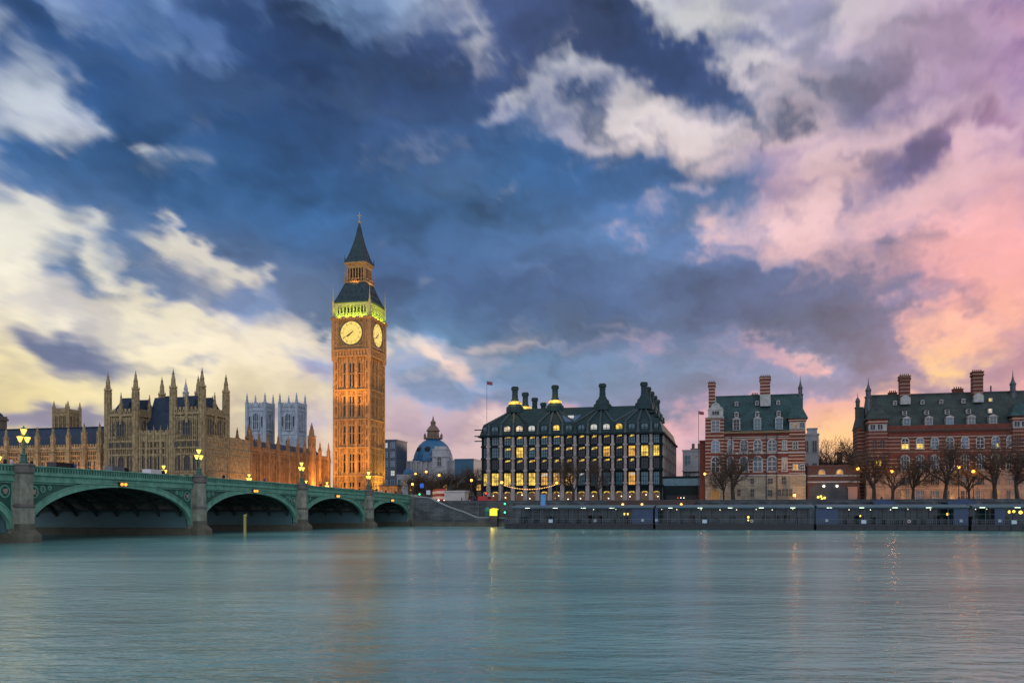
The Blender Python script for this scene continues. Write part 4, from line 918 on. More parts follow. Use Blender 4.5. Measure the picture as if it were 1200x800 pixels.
# (centre row, height, share): what each floor shows
litA = 'ddWWpdYdDDWyDd'; 
for i in range(15):
    a, b_ = ox(edge[i]), ox(edge[i+1]); xm = (a+b_)/2; w = (b_-a)-1.9
    if i in (0, 14): w = max(1.0, (b_-a)-1.4)
    for (py, hp, fl) in ((514.5, 11, 1), (529, 12, 2), (543.2, 12, 3), (561, 15, 4)):
        h = hp*.2657; r = rw.random()
        if fl == 4: pm = LITY if i in (0, 1, 2, 3, 4) else (LITO if i in (5, 6, 7, 8, 9, 11, 12) and r < .85 else GLASST)
        elif fl == 3: pm = GLASSD
        elif fl == 2: pm = LITY if i in (3, 13, 14) else (LITO if i in (10, 12) else (GLASST if i < 6 else GLASSD))
        else: pm = GLASST if i < 7 or i > 11 else GLASSD
        o = window(of, xm, .78, oz(py), w, h, pm, BRONZED, 0, 3, 3, .12, .2)
        strip = {1: 2 <= i <= 12, 2: i >= 2 and pm not in (LITY,), 3: 2 <= i <= 12, 4: i in (5, 6, 7, 8, 12)}[fl]
        if strip:
            q = MB(); t0 = h/2-.05; sl = .75+.35*rw.random(); l = w*(.30+.2*rw.random())*(1 if fl != 2 else 1.1)
            q.ext_y([(-l, t0-sl), (l, t0-sl*.62), (l, t0-.08), (-l*.5, t0-.25)], -.075, -.045); q.build('lit_ceiling', LITY if fl != 4 else LITP, o)
    # ground arcade
    h = oz(574.8)-oz(586); q = window(of, xm, .78, oz(586)+h/2, w, h, mat('arcade_dark', (.03, .022, .012), .4, emit=(1, .42, .06), es=.05), RIBST, .75, 1, 1, .2, .25)
    s_ = MB(); A = []
    for j in range(9):
        t = math.pi*(.12+.76*j/8); A.append((math.cos(t)*w*.44, h/2-w*.375+math.sin(t)*w*.34))
    s_.ext_y(A+[(p[0]*.93, p[1]-.32) for p in reversed(A)], -.075, -.045); s_.build('lit_vault', LITY, q)
    for j in range(3):
        MB().ball((rw.uniform(-w*.35, w*.35), -.12, rw.uniform(-h*.4, h*.1)), .16, 6, 4).build('hanging_lamp', BULBW if j else LITO, q) if (i*3+j) % 2 == 0 else None
# roof: steep bronze hips
IN = 8.5
za = oz(495); mb = MB(); mb.frus((xl-.4, xr+.4, -.2, DP+.2), (xl+.6, xr-.6, .9, DP-.6), ze, za)
mb.frus((xl+.6, xr-.6, .9, DP-.6), (xl+IN, xr-IN, IN, DP-IN), za-.01, zr)
for j in range(9):
    f = (j+.5)/9; zc = za+(zr-za)*f; d = .9+(IN-.9)*f; mb.box(xl+.6+(IN-.6)*f-.05, xr-.6-(IN-.6)*f+.05, d-.08, d+.2, zc-.05, zc+.05)
mb.build('roof', BRONZE, of)
def slope(x, z):
    return .9+(IN-.9)*(z-za)/(zr-za)
for i in range(15):                          # attic windows
    a, b_ = ox(edge[i]), ox(edge[i+1]); xm = (a+b_)/2; w = (b_-a)-1.9
    if i == 0: w = 1.2
    c = 'ddWWpdYddpwYdd d'[i] if i < 15 else 'd'; pm = {'W': LITW, 'Y': LITY, 'p': LITP, 'w': LITP, 'd': GLASST, ' ': GLASST}[c]
    q = window(of, xm, .25, oz(502.3), w, 2.6, pm, BRONZED, .6, 2, 2, .14, .3)
# big V skylight
xv = ox(667); q = MB(); 
pts = [(xv-3.3, oz(484.5)), (xv+3.3, oz(484.5)), (xv+1.4, oz(493.5)), (xv-1.4, oz(493.5))]
q.add([(x, slope(x, z)-.25, z) for x, z in pts]+[(x, slope(x, z)+.3, z) for x, z in pts], [(0, 1, 2, 3), (7, 6, 5, 4), (0, 4, 5, 1), (1, 5, 6, 2), (2, 6, 7, 3), (3, 7, 4, 0)]); q = q.build('skylight', GLASSB, of)
k_ = MB(); k_.box(xv-.9, xv+.9, slope(0, oz(488))-.5, slope(0, oz(488))-.2, oz(488.5), oz(485.5)); k_.build('lit_pane', LITP, q)
cpx = [595.2, 643.5, 700.5, 750.5]; CY = IN-.2
def stack(x, y, glow, zb=None, zt=None, short=False):
    zb = zb or oz(474); zt = zt or oz(446.5); mb = MB()
    if not short: mb.lathe(x, y, [(2.9, zb-1.2), (2.8, zb+.7), (2.25, zb+1.0), (2.05, zb+2.0), (1.5, zb+2.4), (1.05, zb+3.4)], 12)
    z0 = zb+3.2 if not short else zb-2
    mb.lathe(x, y, [(1.0, z0), (.92, zt-1.2), (1.2, zt-1.1), (1.28, zt-.25), (1.05, zt-.2), (1.05, zt)], 12)
    for k in range(3): mb.lathe(x, y, [(1.04, z0+.8+k*1.6), (1.04, z0+.95+k*1.6)], 12)
    c = mb.build('chimney', BRONZE, of)
    MB().lathe(x, y, [(1.0, zt-.1), (1.05, zt+.16)], 12).build('cap', mat('pale_cap', (.5, .5, .5), .5), c)
    if glow: MB().lathe(x, y, [(2.12, zb+1.4), (2.16, zb+1.5), (2.12, zb+2.15), (1.7, zb+2.5)], 12).build('glowing_ring', LITY, c); pt_light('ring_light', Lw(o0+x, OT+y-3.2, G+zb+2.4), 260, (1, .6, .1), .3)
for i, p in enumerate(cpx):
    x = ox(p)*1.0; Ys = 1.03; stack(x+.25, CY, i in (0, 1))
    tg = {0: (572.5, 587, 601.3, 615.8), 1: (630.2, 644.6, 659), 2: (688.6, 703.2, 718), 3: (732.8, 747.6, 763)}[i]
    mb = MB()
    for e in tg+((615.8, 673.8, 673.8, 718)[i],):
        xe = ox(e); P = [(xe+(x-xe)*f, slope(0, za+(zr-za)*f)-.22, za+(zr-za)*f) for f in (0, .35, .7, 1)]
        P = [(xe, .0, ze)]+P
        for a, b_ in zip(P, P[1:]): mb.tube(a, b_, .42, .42, 4)
    mb.build('roof_ribs', mat('rib_bronze', (.032, .058, .058), .55, (.022, .042, .043), .6), of)
for k in range(1, 4): stack(ox(595.2)+.25, CY+k*14.6, k == 1)
for k in range(1, 5): stack(ox(750.5)+.25, CY+k*11.5, False)
for p in (684, 732): stack(ox(p)*1.16, DP-IN, False, oz(474), oz(474)+5.5, True)
# north side wall openings
q = MB()
for py in (514.5, 529, 543.2, 560):
    for k in range(9): q.box(xr-.05, xr+.12, 4+k*6.1, 7.4+k*6.1, oz(py)-1.4, oz(py)+1.4)
q = q.build('side_windows', GLASSD, of); q['kind'] = 'stuff'
mb = MB()
for k in range(10): mb.box(xr, xr+.5, 2.2+k*6.1, 3.1+k*6.1, -.5, ze-.5)
mb.build('side_ribs', RIBST, of)
s_, Yf = sy(570.5, 45)
fp = thing('flagpole', 'tall flagpole with a small flag rising at the left end of the bronze roof', 'flagpole', s_, 45)
flag(fp, 0, 0, 0, zz(446, Yf)-G, mat('flag_cloth', (.25, .06, .08), .8), 1.9)

# ------------------------------------------------------------------ striped brick buildings
class Front:
    def __init__(s, name, label, cat, mid, t, Yref=None):
        s.t = t; s.s0, Y = sy(mid, t); s.Y = Yref or Y; s.o = thing(name, label, cat, s.s0, t)
    def x(s, p): return sy(p, s.t)[0]-s.s0
    def z(s, py): return zz(py, s.Y)-G
    def k(s): return s.Y/F
FR = WHITE
def chimney_stack(par, x0, x1, y0, y1, z0, z1, m_, pots=5):
    mb = MB(); mb.box(x0, x1, y0, y1, z0, z1-1.4); mb.box(x0-.2, x1+.2, y0-.2, y1+.2, z1-1.4, z1-.9); mb.box(x0-.08, x1+.08, y0-.08, y1+.08, z1-.95, z1-.35); mb.box(x0-.22, x1+.22, y0-.22, y1+.22, z1-.4, z1-.15)
    c = mb.build('chimney', m_, par); q = MB()
    for i in range(pots): q.lathe(x0+(x1-x0)*(i+.5)/pots, (y0+y1)/2, [(.17, z1-.2), (.14, z1+.5)], 8)
    q.build('chimney_pots', mat('pot_clay', (.08, .05, .04), .9), c); return c
def dormer(par, x, y, z, w, h, pm, ped=1, roofm=None):
    mb = MB(); mb.box(x-w/2-.25, x+w/2+.25, y+.1, y+4, z, z+h+.15); d = mb.build('dormer', WHITE, par)
    q = MB()
    if ped: q.ext_y([(x-w/2-.5, z+h+.1), (x+w/2+.5, z+h+.1), (x, z+h+.1+w*.45)], y-.15, y+3.2)
    else: q.box(x-w/2-.35, x+w/2+.35, y-.1, y+3, z+h+.1, z+h+.3)
    q.build('pediment', WHITE if ped else roofm or NSROOF, d)
    o = window(d, x, y+.09, z+h/2, w, h, pm, WHITE, 0, 2 if w > .9 else 1, 3 if h > 2 else 2, .12, .12); return d
def spirelet(par, x, y, z0, z1, r=.75):
    q = MB(); q.lathe(x, y, [(r, z0-5), (r, z0), (r*1.2, z0+.1), (r*1.2, z0+.4), (r*.75, z0+.6), (r*.8, z0+2.0), (r*1.0, z0+2.2), (r*.45, z0+3.2), (r*.16, z0+(z1-z0)*.7), (.03, z1)], 8); return q.build('spirelet', mat('lead_grey', (.07, .085, .09), .5, (.045, .055, .06), 1), par)
B1 = Front('brick_building', 'red and white striped brick building with green slate roof, beside the office block', 'brick building', 885, 28)
o1 = B1.o; X = B1.x; Z = B1.z; xa, xb = X(827), X(943.5)
MB().box(xa, xb, 0, 17, Z(557), Z(505)).build('wall', STRIPE, o1)
MB().box(xa-.15, xb+.15, -.2, 17.1, -.6, Z(556.5)).build('base', NSBASE, o1)
mb = MB(); mb.box(xa-.3, xb+.3, -.45, 17.2, Z(557.3), Z(556)); mb.box(xa-.2, xb+.2, -.35, 17.2, Z(531.5), Z(530.4)); mb.box(xa-.2, xb+.2, -.25, 17.2, Z(512.2), Z(511.4)); mb.build('string_course', WHITE, o1)
mb = MB(); mb.box(xa-.1, xb+.1, -.18, 17.05, Z(511.4), Z(507.5)); mb.box(X(850), X(924), -.14, .1, Z(554.6), Z(550.8)); mb.box(X(850), X(924), -.14, .1, Z(536), Z(531.6)); mb.build('plain_brick', BRICK, o1)
mb = MB(); mb.box(X(848), X(925), -.9, .2, Z(507.6), Z(506.3)); mb.box(X(848), X(925), -.6, .2, Z(506.3), Z(505)); mb.build('cornice', mat('ochre_cornice', (.22, .14, .07), .85, (.13, .09, .05), 1), o1)
ZE, ZRR = Z(505), Z(460); DR = 8.0
mb = MB(); mb.frus((X(830), xb-.2, .2, 16.8), (X(833.5), X(941), DR, 11), ZE-.05, ZRR); mb.box(X(833.5), X(941), DR-.15, DR+.3, ZRR-.1, ZRR+.35); mb.build('roof', NSROOF, o1)
def dy1(z): return .2+(DR-.2)*(z-ZE)/(ZRR-ZE)
for i, p in enumerate((863, 887.6, 913)):
    dormer(o1, X(p), dy1(Z(503))-.6, Z(503), 1.7, 3.0, GLASSB, 1); dormer(o1, X(p), dy1(Z(486.5))-.5, Z(486.5), .75, 1.1, GLASSD, 1); 
for p in (863, 887.6, 913): dormer(o1, X(p), dy1(Z(472))-.5, Z(472), .6, .9, GLASSD, 1)
# gabled bay on the left, turret on the right
mb = MB(); mb.box(X(826.6), X(848.5), -.9, 6, Z(556), Z(488)); mb.build('gabled_bay', STRIPE, o1)
mb = MB(); gx0, gx1 = X(830), X(847.5); gm = (gx0+gx1)/2; w2 = (gx1-gx0)/2
pts = [(gx0, Z(488)), (gx1, Z(488)), (gx1, Z(480)), (gm+w2*.95, Z(477)), (gm+w2*.6, Z(475.5)), (gm+w2*.5, Z(472.5)), (gm+w2*.18, Z(471)), (gm, Z(469.5)), (gm-w2*.18, Z(471)), (gm-w2*.5, Z(472.5)), (gm-w2*.6, Z(475.5)), (gm-w2*.95, Z(477)), (gx0, Z(480))]
mb.ext_y(pts, -1.0, -.2); mb.box(gx0-.3, gx1+.3, -1.2, -.3, Z(488.6), Z(487.6)); mb.box(gx0-.2, gx1+.2, -1.15, -.3, Z(479.7), Z(479)); mb.box(gm-.12, gm+.12, -.8, -.5, Z(470), Z(464)); g_ = mb.build('gable', WHITE, o1)
window(g_, gm, -1.02, Z(483), 2.0, 1.0, GLASSD, WHITE, 0, 3, 1, .1, .1)
mb = MB(); mb.ext_y([(gx0+.2, Z(486)), (gx1-.2, Z(486)), (gm, Z(471))], -.3, 6); mb.build('bay_roof', NSROOF, o1)
window(o1, X(838.6), -.92, Z(498.5), 2.0, 3.0, GLASSB, WHITE, 0, 2, 3, .3, .15)
mb = MB(); tx0, tx1 = X(925), X(943.8); mb.box(tx0, tx1, -.5, 5, Z(504), Z(495)-.0); mb.build('turret_windows_storey', WHITE, o1)
mb = MB(); mb.box(tx0-.2, tx1+.2, -.7, 5.2, Z(495.2), Z(491.5)); mb.box(tx0+.0, tx1, -.45, 5, Z(512), Z(504)); mb.build('turret_wall', STRIPE, o1)
mb = MB(); tm = (tx0+tx1)/2; mb.frus((tx0-.7, tx1+.7, -1.2, 6), (tm-1.0, tm+1.0, 1.6, 3.6), Z(491.5), Z(474)); mb.lathe(tm, 2.6, [(.5, Z(476)), (.6, Z(474)), (.05, Z(470.5))], 8); mb.build('turret_roof', NSROOF, o1)
for p in (931.5, 939.8): window(o1, X(p), -.52, Z(499.5), 1.2, 1.5, GLASSB, WHITE, 0, 2, 1, .15, .12)
spirelet(o1, X(940), 8, Z(461), Z(436.5), .8)
chimney_stack(o1, X(829.5), X(837), 7, 10, Z(474), Z(441.5), STRIPE, 3); chimney_stack(o1, X(891.3), X(903.3), 4.6, 7.6, Z(463), Z(438), STRIPE, 5); chimney_stack(o1, X(881.5), X(889), 9, 11, Z(463), Z(457), BRICK, 4)
mb = MB(); mb.box(X(891.2), X(903.6), 4.2, 7.6, Z(474), Z(460)); mb.build('chimney_base', WHITE, o1)
for p, w in ((838.6, 1.9), (856, 1.2), (872, 1.8), (888, 1.9), (904.7, 2.1)):
    yf = -.92 if p < 848 else -.02
    window(o1, X(p), yf, Z(522), w, 3.2, GLASSB if p in (904.7, 838.6) else GLASS, WHITE, .9, 2, 3, .34, .16); window(o1, X(p), yf, Z(543.5), w+.2, 4.2, GLASSB if p == 904.7 else GLASS, WHITE, .9, 2, 3, .36, .16)
window(o1, X(919.4), -.02, Z(522), .9, 2.4, GLASSB, WHITE, 0, 2, 2, .3, .14); window(o1, X(919.4), -.02, Z(544.5), 1.1, 3.6, GLASS, WHITE, 0, 2, 3, .3, .14)
window(o1, X(932), -.02, Z(522.5), 1.1, 2.0, GLASSD, WHITE, 0, 2, 2, .26, .14); window(o1, X(932.3), -.02, Z(547.8), 1.2, 1.5, LITO, WHITE, 0, 2, 2, .26, .14); window(o1, X(940), -.02, Z(547.8), .9, 1.5, GLASSD, WHITE, 0, 2, 2, .26, .14)
for p, py, w, h in ((833, 563, .7, 1.8), (838, 563, .7, 1.8), (843, 563, .7, 1.8), (881.5, 563.5, 1.0, 1.5), (902.5, 563.5, 1.3, 1.5), (918.5, 563, 1.1, 2.0), (881.5, 577, 1.0, 2.2), (902.3, 577.5, 1.3, 1.8), (913.5, 577, .8, 2.0), (917.8, 577, .8, 2.0), (922, 577, .8, 2.0), (926.5, 577, .8, 2.0), (866, 577, .9, 2.0), (861, 563.5, .9, 1.6)):
    window(o1, X(p), -.92 if p < 848 else -.22, Z(py), w, h, GLASSD, NSBASE, 0, 2, 2, .12, .12)
mb = MB(); mb.box(X(828), X(834), -1.1, .2, -.6, Z(584.5)); mb.box(X(843), X(848), -1.1, .2, -.6, Z(584.5)); mb.build('doorway_piers', mat('pink_stone', (.4, .24, .18), .85), o1)
window(o1, X(838.5), -.93, Z(580), 2.2, 3.6, mat('doorway_glow', (.05, .03, .01), .5, emit=(1, .5, .08), es=.12), NSBASE, .9, 1, 1, .3, .3, 0, 'doorway')
for p in (857, 898, 910.5):
    MB().tube((X(p), -.45, -.5), (X(p), -.45, Z(508)), .11, .11, 6).build('drainpipe', IRON, o1)
mb = MB(); mb.box(X(819.5), X(826.5), .8, 14, -.6, Z(516)); mb.box(X(819.3), X(826.7), .5, 14, Z(516), Z(514.3)); mb.build('annex', BRICK, o1)
s_, Yf = sy(818.5, 26)
fp = thing('flagpole', 'thin flagpole with a drooping flag at the left edge of the striped brick building', 'flagpole', s_, 26); flag(fp, 0, 0, 0, zz(481, Yf)-G, mat('flag_cloth', (.25, .06, .08), .8), 1.5)

B2 = Front('brick_building', 'long red brick building with mossy slate roof at the right edge, behind bare trees', 'brick building', 1100, 28)
o2 = B2.o; X = B2.x; Z = B2.z; xa, xb = X(1016), X(1330)
MB().box(xa, xb, 0, 18, Z(552), Z(503)).build('wall', STRIPE2, o2)
MB().box(xa-.15, xb+.15, -.2, 18.1, -.6, Z(551.5)).build('base', NSBASE2, o2)
mb = MB(); mb.box(X(1041), X(1184), -.12, .1, Z(511), Z(503)); mb.box(X(1041), X(1184), -.14, .1, Z(536.5), Z(529)); mb.box(X(1041), X(1184), -.13, .1, Z(551), Z(548.5)); mb.build('plain_brick', BRICK, o2)
mb = MB(); mb.box(xa-.2, xb, -.4, 18.2, Z(552.3), Z(551)); mb.box(xa, xb, -.3, .1, Z(512.2), Z(511)); mb.box(xa, xb, -.3, .1, Z(572), Z(571)); mb.build('string_course', mat('weathered_stone', (.34, .28, .23), .85, (.22, .18, .15), .8), o2)
mb = MB(); mb.box(X(1040), X(1185), -.8, .2, Z(504.5), Z(502.5)); mb.box(X(1040), X(1185), -.5, .2, Z(506), Z(504.5)); mb.build('cornice', mat('dark_cornice', (.07, .04, .03), .85), o2)
mb = MB(); mb.box(X(1040), X(1185), .1, .6, Z(502.5), Z(497.5)); mb.build('parapet', BRICK, o2)
ZE2, ZR2 = Z(500), Z(457.3)
mb = MB(); mb.frus((xa+.3, xb, .7, 17.5), (X(1020.5), xb-1, 8.5, 11.5), ZE2-.4, ZR2); mb.box(X(1020.5), xb-1, 8.3, 8.8, ZR2-.1, ZR2+.3); mb.build('roof', NSROOF2, o2)
def dy2(z): return .7+7.8*(z-ZE2)/(ZR2-ZE2)
for p in (1062.7, 1089, 1113.3, 1138.8, 1164.3):
    dormer(o2, X(p), dy2(Z(500))-.5, Z(500), 1.5, 2.5, GLASSB, 1, NSROOF2); dormer(o2, X(p), dy2(Z(483))-.4, Z(483.5), .75, 1.1, LITW if p > 1160 else GLASSD, 0, NSROOF2)
for p in (1053, 1086, 1108.5, 1135): dormer(o2, X(p), dy2(Z(470))-.4, Z(470), .6, .85, GLASSD, 1, NSROOF2)
window(o2, X(1168), dy2(Z(467))-.2, Z(467), .8, .8, LITY, WHITE, 0, 1, 1, .15, .3)
for p, h in ((1065, 434.5), (1152.5, 432.5)):
    chimney_stack(o2, X(p-6.1), X(p+6.1), 5.6, 8.6, Z(466), Z(h), STRIPE2, 5)
    mb = MB(); mb.ext_y([(X(p-6), Z(470)), (X(p+6), Z(470)), (X(p+6), Z(462)), (X(p+3), Z(459.8)), (X(p), Z(459)), (X(p-3), Z(459.8)), (X(p-6), Z(462))], 5.0, 8.2); mb.build('chimney_base', WHITE, o2)
chimney_stack(o2, X(1049), X(1058), 10, 12, Z(459), Z(452), BRICK, 4); chimney_stack(o2, X(1127.5), X(1138.5), 10, 12, Z(459), Z(450), BRICK, 4)
MB().tube((X(1171.5), 9, Z(459)), (X(1171.5), 9, Z(449)), .2, .2, 6).build('vent_pipe', IRON, o2)
for (c, lft) in ((1028.5, 1), (1197, 0)):
    t0, t1 = X(c-11), X(c+11); tm = (t0+t1)/2
    MB().box(t0, t1, -.7, 5, Z(556), Z(503.5)).build('turret_wall', STRIPE2, o2)
    mb = MB(); mb.box(t0+.1, t1-.1, -.6, 5, Z(503.5), Z(495)); mb.build('turret_windows_storey', WHITE, o2)
    mb = MB(); mb.box(t0-.1, t1+.1, -.8, 5, Z(495.2), Z(489.5)); mb.build('turret_head', STRIPE, o2)
    mb = MB(); mb.frus((t0-.7, t1+.7, -1.3, 6), (tm-1.2, tm+1.2, 1.7, 3.5), Z(489.5), Z(475)); mb.lathe(tm, 2.6, [(.7, Z(476)), (.75, Z(474.5)), (.05, Z(471))], 8); mb.build('turret_roof', NSROOF2 if lft else NSROOF, o2)
    for d in (-6, 2.5): window(o2, X(c+d), -.62, Z(498.8), 1.3, 1.4, GLASSD, WHITE, 0, 2, 1, .15, .12)
    for d in (-4, 5): window(o2, X(c+d), -.72, Z(519), 1.2, 2.4, GLASSD, STRIPE2, .8, 2, 2, .25, .14)
spirelet(o2, X(1021), 6, Z(461), Z(435.5), .95); spirelet(o2, X(1012.5), 14, Z(470), Z(450), .8); spirelet(o2, X(1197), 8, Z(458), Z(431), .95)
MB().box(X(1008), X(1016.5), 6, 17, -.6, Z(497)).build('side_wing', STRIPE2, o2)
q = MB(); q.frus((X(1007), X(1017), 5.5, 17.5), (X(1012), X(1017), 9, 13), Z(497), Z(470)); q.build('side_roof', NSROOF2, o2)
pw = [1060.5, 1078, 1095.3, 1113, 1130.7, 1148.5, 1166.5, 1184, 1216, 1234, 1252]
for i, p in enumerate(pw):
    window(o2, X(p), -.14, Z(519), 1.75, 3.0, GLASSB if i % 3 else GLASS, WHITE, .8, 2, 3, .22, .16)
    if i in (0, 1):
        q = MB(); q.box(X(p)-.82, X(p)+.82, -.21, -.19, Z(525), Z(519.5)); q.build('lit_blind', LITY, o2)
    if i == 6: q = MB(); q.box(X(p)+.3, X(p)+.75, -.21, -.19, Z(524.5), Z(520.5)); q.build('lit_blind', LITY, o2)
    window(o2, X(p), -.14, Z(541.5), 1.9, 4.0, GLASS, WHITE, .9, 3, 3, .26, .16)
    for d in (-2.6, 2.6):
        window(o2, X(p+d), -.22, Z(563.5), .9, 2.2, GLASS, NSBASE2, 0, 2, 2, .14, .12); window(o2, X(p+d), -.22, Z(580), .9, 2.5, GLASS, NSBASE2, 0, 2, 2, .14, .12)
for d in (1021.5, 1026, 1030.5): window(o2, X(d), -.72, Z(541.5), .7, 1.6, LITY if d > 1022 else GLASSD, STRIPE2, 0, 1, 1, .12, .12)

# ------------------------------------------------------------------ what stands between and behind
def block(name, label, cat, x0, x1, ytop, t, d, m_, ybase=590, rows=0, cols=0, pm=None, fm=None, extra=None, roof=None):
    s0, Y0 = sy((x0+x1)/2, t); ob = thing(name, label, cat, s0, t); a, b_ = sy(x0, t)[0]-s0, sy(x1, t)[0]-s0; zt = zz(ytop, Y0)-G
    mb = MB(); mb.box(a, b_, 0, d, -.5, zt); mb.box(a-.2, b_+.2, -.2, d+.2, zt-.5, zt+.1); mb.build('wall', m_, ob)
    for r in range(rows):
        for c in range(cols):
            w = (b_-a)/cols; h = (zt-1)/rows
            window(ob, a+w*(c+.5), -.03, 1+h*(r+.5)-.5, w*.5, h*.5, (pm[(r*cols+c) % len(pm)] if pm else GLASS), fm or m_, 0, 2, 2, w*.06, .15)
    if roof: q = MB(); q.frus((a, b_, 0, d), (a+2, b_-2, d*.3, d*.7), zt+.1, zt+roof); q.build('roof', SLATE, ob)
    return ob, a, b_, zt, Y0
b1, a, b_, zt, Y0 = block('gate_screen', 'low brick and stone gateway wall with a wide arch between the two brick buildings', 'gateway', 946, 1007.5, 545, 30, 4, mat('gate_brick', (.12, .055, .038), .85, (.08, .04, .03), .8), rows=0)
mb = MB(); mb.box(a, b_, -.25, .1, zt-3.2, zt-2.8); mb.box(a, b_, -.3, .1, zt-5.0, zt-4.6); mb.build('string_course', WHITE, b1)
k = MB(); xm = a+(b_-a)*.40
A = [(xm+math.cos(math.pi*j/10)*5.2, 3.5+math.sin(math.pi*j/10)*2.6) for j in range(11)]
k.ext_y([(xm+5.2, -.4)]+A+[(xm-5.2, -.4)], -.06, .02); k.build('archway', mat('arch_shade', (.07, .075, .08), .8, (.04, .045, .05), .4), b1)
for j, (dx, z) in enumerate(((-1.2, 5.0), (2.4, 5.0), (-2.8, 1.8), (-1.7, 1.2), (-1.0, 1.6), (-2.0, 2.0))): MB().ball((xm+dx, -.5, z), .34, 8, 5).build('lamp', BULBW if j < 2 else BULB, b1)
mb = MB(); mb.box(b_-3.2, b_-.6, -.6, 1, -.5, 4.4); mb.box(b_-3.4, b_-.4, -.8, 1, 4.4, 4.8); mb.build('gate_pier', mat('pink_stone', (.4, .24, .18), .85), b1)
for u in (.28, .62): window(b1, a+(b_-a)*u, -.03, zt-1.9, 1.6, 1.2, LITO, WHITE, 1, 1, 1, .2, .15)
b1, a, b_, zt, Y0 = block('link_building', 'low dark glazed link building between the office block and the striped brick building', 'building', 777, 821, 558, 32, 10, BRONZED, rows=0)
mb = MB(); mb.box(a, b_, -.15, .1, zt-2.8, zt-.6); mb.build('glazing', GLASST, b1)
mb = MB(); mb.box(a+1, b_-.5, -.3, 0, -.3, 2.6); mb.build('shutter', DARK, b1)
for j in range(3): MB().ball((a+4.5+j*.9, -.4, 1.8), .14, 6, 4).build('lamp', SIGR if j == 0 else BULBW, b1)
b1, a, b_, zt, Y0 = block('stone_building', 'pale classical stone building with a pediment glimpsed behind the low dark link', 'building', 800, 824, 527, 95, 16, PALE, rows=3, cols=2, pm=[GLASS], fm=PALE)
mb = MB(); mb.ext_y([(a-.4, zt-8), (b_, zt-8), (b_, zt-1)], -1.2, 0); mb.build('pediment', PALE, b1)
mb = MB(); mb.box(a+3.2, a+4.2, 3, 4, zt, zt+2.6); mb.box(a+5.4, a+6.2, 3, 4, zt, zt+2.6); mb.box(a+2.8, a+6.6, 2.8, 4.2, zt, zt+.8); mb.build('chimney', STONED, b1)
b1, a, b_, zt, Y0 = block('stone_building', 'pale grey stone house beside the right flank of the striped brick building', 'building', 940, 959.5, 508, 50, 14, PALE, rows=3, cols=2, pm=[GLASSD], fm=PALE)
mb = MB(); mb.box(b_-3.2, b_-.4, 1, 4, zt, zt+1.6); mb.box(b_-3.4, b_-.2, .8, 4.2, zt+1.5, zt+1.9); mb.build('chimney', PALE, b1)
b1, a, b_, zt, Y0 = block('glass_block', 'plain modern glass office tower just right of the clock tower', 'office building', 448, 464.5, 515, 150, 14, mat('steel_blue_cladding', (.06, .09, .12), .5, (.04, .06, .08), .3), rows=7, cols=2, pm=[GLASST, GLASSB, LITP, GLASST, GLASS], fm=STEEL)
b1, a, b_, zt, Y0 = block('white_house', 'small white stone house left of the blue dome', 'building', 465, 483, 556, 120, 12, PALE, rows=2, cols=3, pm=[GLASS], fm=PALE)
mb = MB(); mb.lathe((a+b_)/2, 5, [(2.4, zt), (2.3, zt+1.2), (1.6, zt+2.4), (.2, zt+3.2)], 12); mb.build('dome', mat('blue_lead', (.02, .14, .26), .5, (.015, .09, .18), .5), b1)
block('terrace_row', 'dim stone terrace behind the bare trees left of the office block', 'building', 478, 566, 563, 100, 14, STONED, rows=2, cols=9, pm=[GLASSD, LITO, GLASSD, GLASSD], fm=STONED)
block('blue_roof_hall', 'hall with a long flat blue roof right of the white stone tower', 'building', 533, 555, 537.5, 140, 20, mat('blue_sheet', (.025, .12, .19), .5, (.02, .09, .15), .4), rows=0)
block('distant_office', 'dark distant office slab behind the gap left of the office block', 'building', 545, 570, 543, 190, 16, SLATE, rows=3, cols=4, pm=[GLASS], fm=STEEL)
block('distant_terrace', 'dark brick terrace behind the gateway and the bare trees', 'building', 930, 1015, 549, 90, 16, mat('far_brick', (.07, .045, .04), .9), rows=2, cols=8, pm=[GLASSD], fm=STONED, roof=2.5)
for px_, yt in ((984.5, 529), (997, 532)):
    s_, Y0 = sy(px_, 92); c_ = thing('chimney_stack', 'slim dark chimney stack behind the gateway, '+('the left of a pair' if px_ < 990 else 'the right of a pair'), 'chimney', s_, 94, G+8, 0, 'chimneys behind the gateway'); q = MB(); q.box(-.9, .9, -.6, .6, 0, zz(yt, Y0)-G-8); q.box(-1.1, 1.1, -.8, .8, zz(yt, Y0)-G-8.6, zz(yt, Y0)-G-8.2); q.build('stack', STONED, c_)
# domed hall
t_ = 170; s0, Y0 = sy(505.5, t_); dh = thing('domed_hall', 'white stone hall under a big blue lead dome with a lantern spire', 'domed hall', s0, t_); k = Y0/F
Zd = lambda py: zz(py, Y0)-G
mb = MB(); rx = 27*k*.93; mb.box(-rx-2, rx+6, -rx*.6, rx, -.5, Zd(541)); mb.box(-rx-3, rx+6.5, -rx*.65, rx, Zd(541.6), Zd(540.4))
for j in range(9): mb.box(-rx+j*rx/4-.5, -rx+j*rx/4+.5, -rx*.68, -rx*.58, -.5, Zd(541.6))
mb.build('wall', PALE, dh)
BLUE = mat('blue_lead', (.02, .14, .26), .5, (.015, .09, .18), .5)
mb = MB(); mb.lathe(0, rx*.25, [(rx*.98, Zd(541)), (rx*.98, Zd(538)), (rx*.94, Zd(537.6)), (rx*.90, Zd(533)), (rx*.82, Zd(527.5)), (rx*.68, Zd(521.5)), (rx*.5, Zd(517.3)), (rx*.34, Zd(515)), (rx*.30, Zd(513.5))], 16); d = mb.build('dome', BLUE, dh)
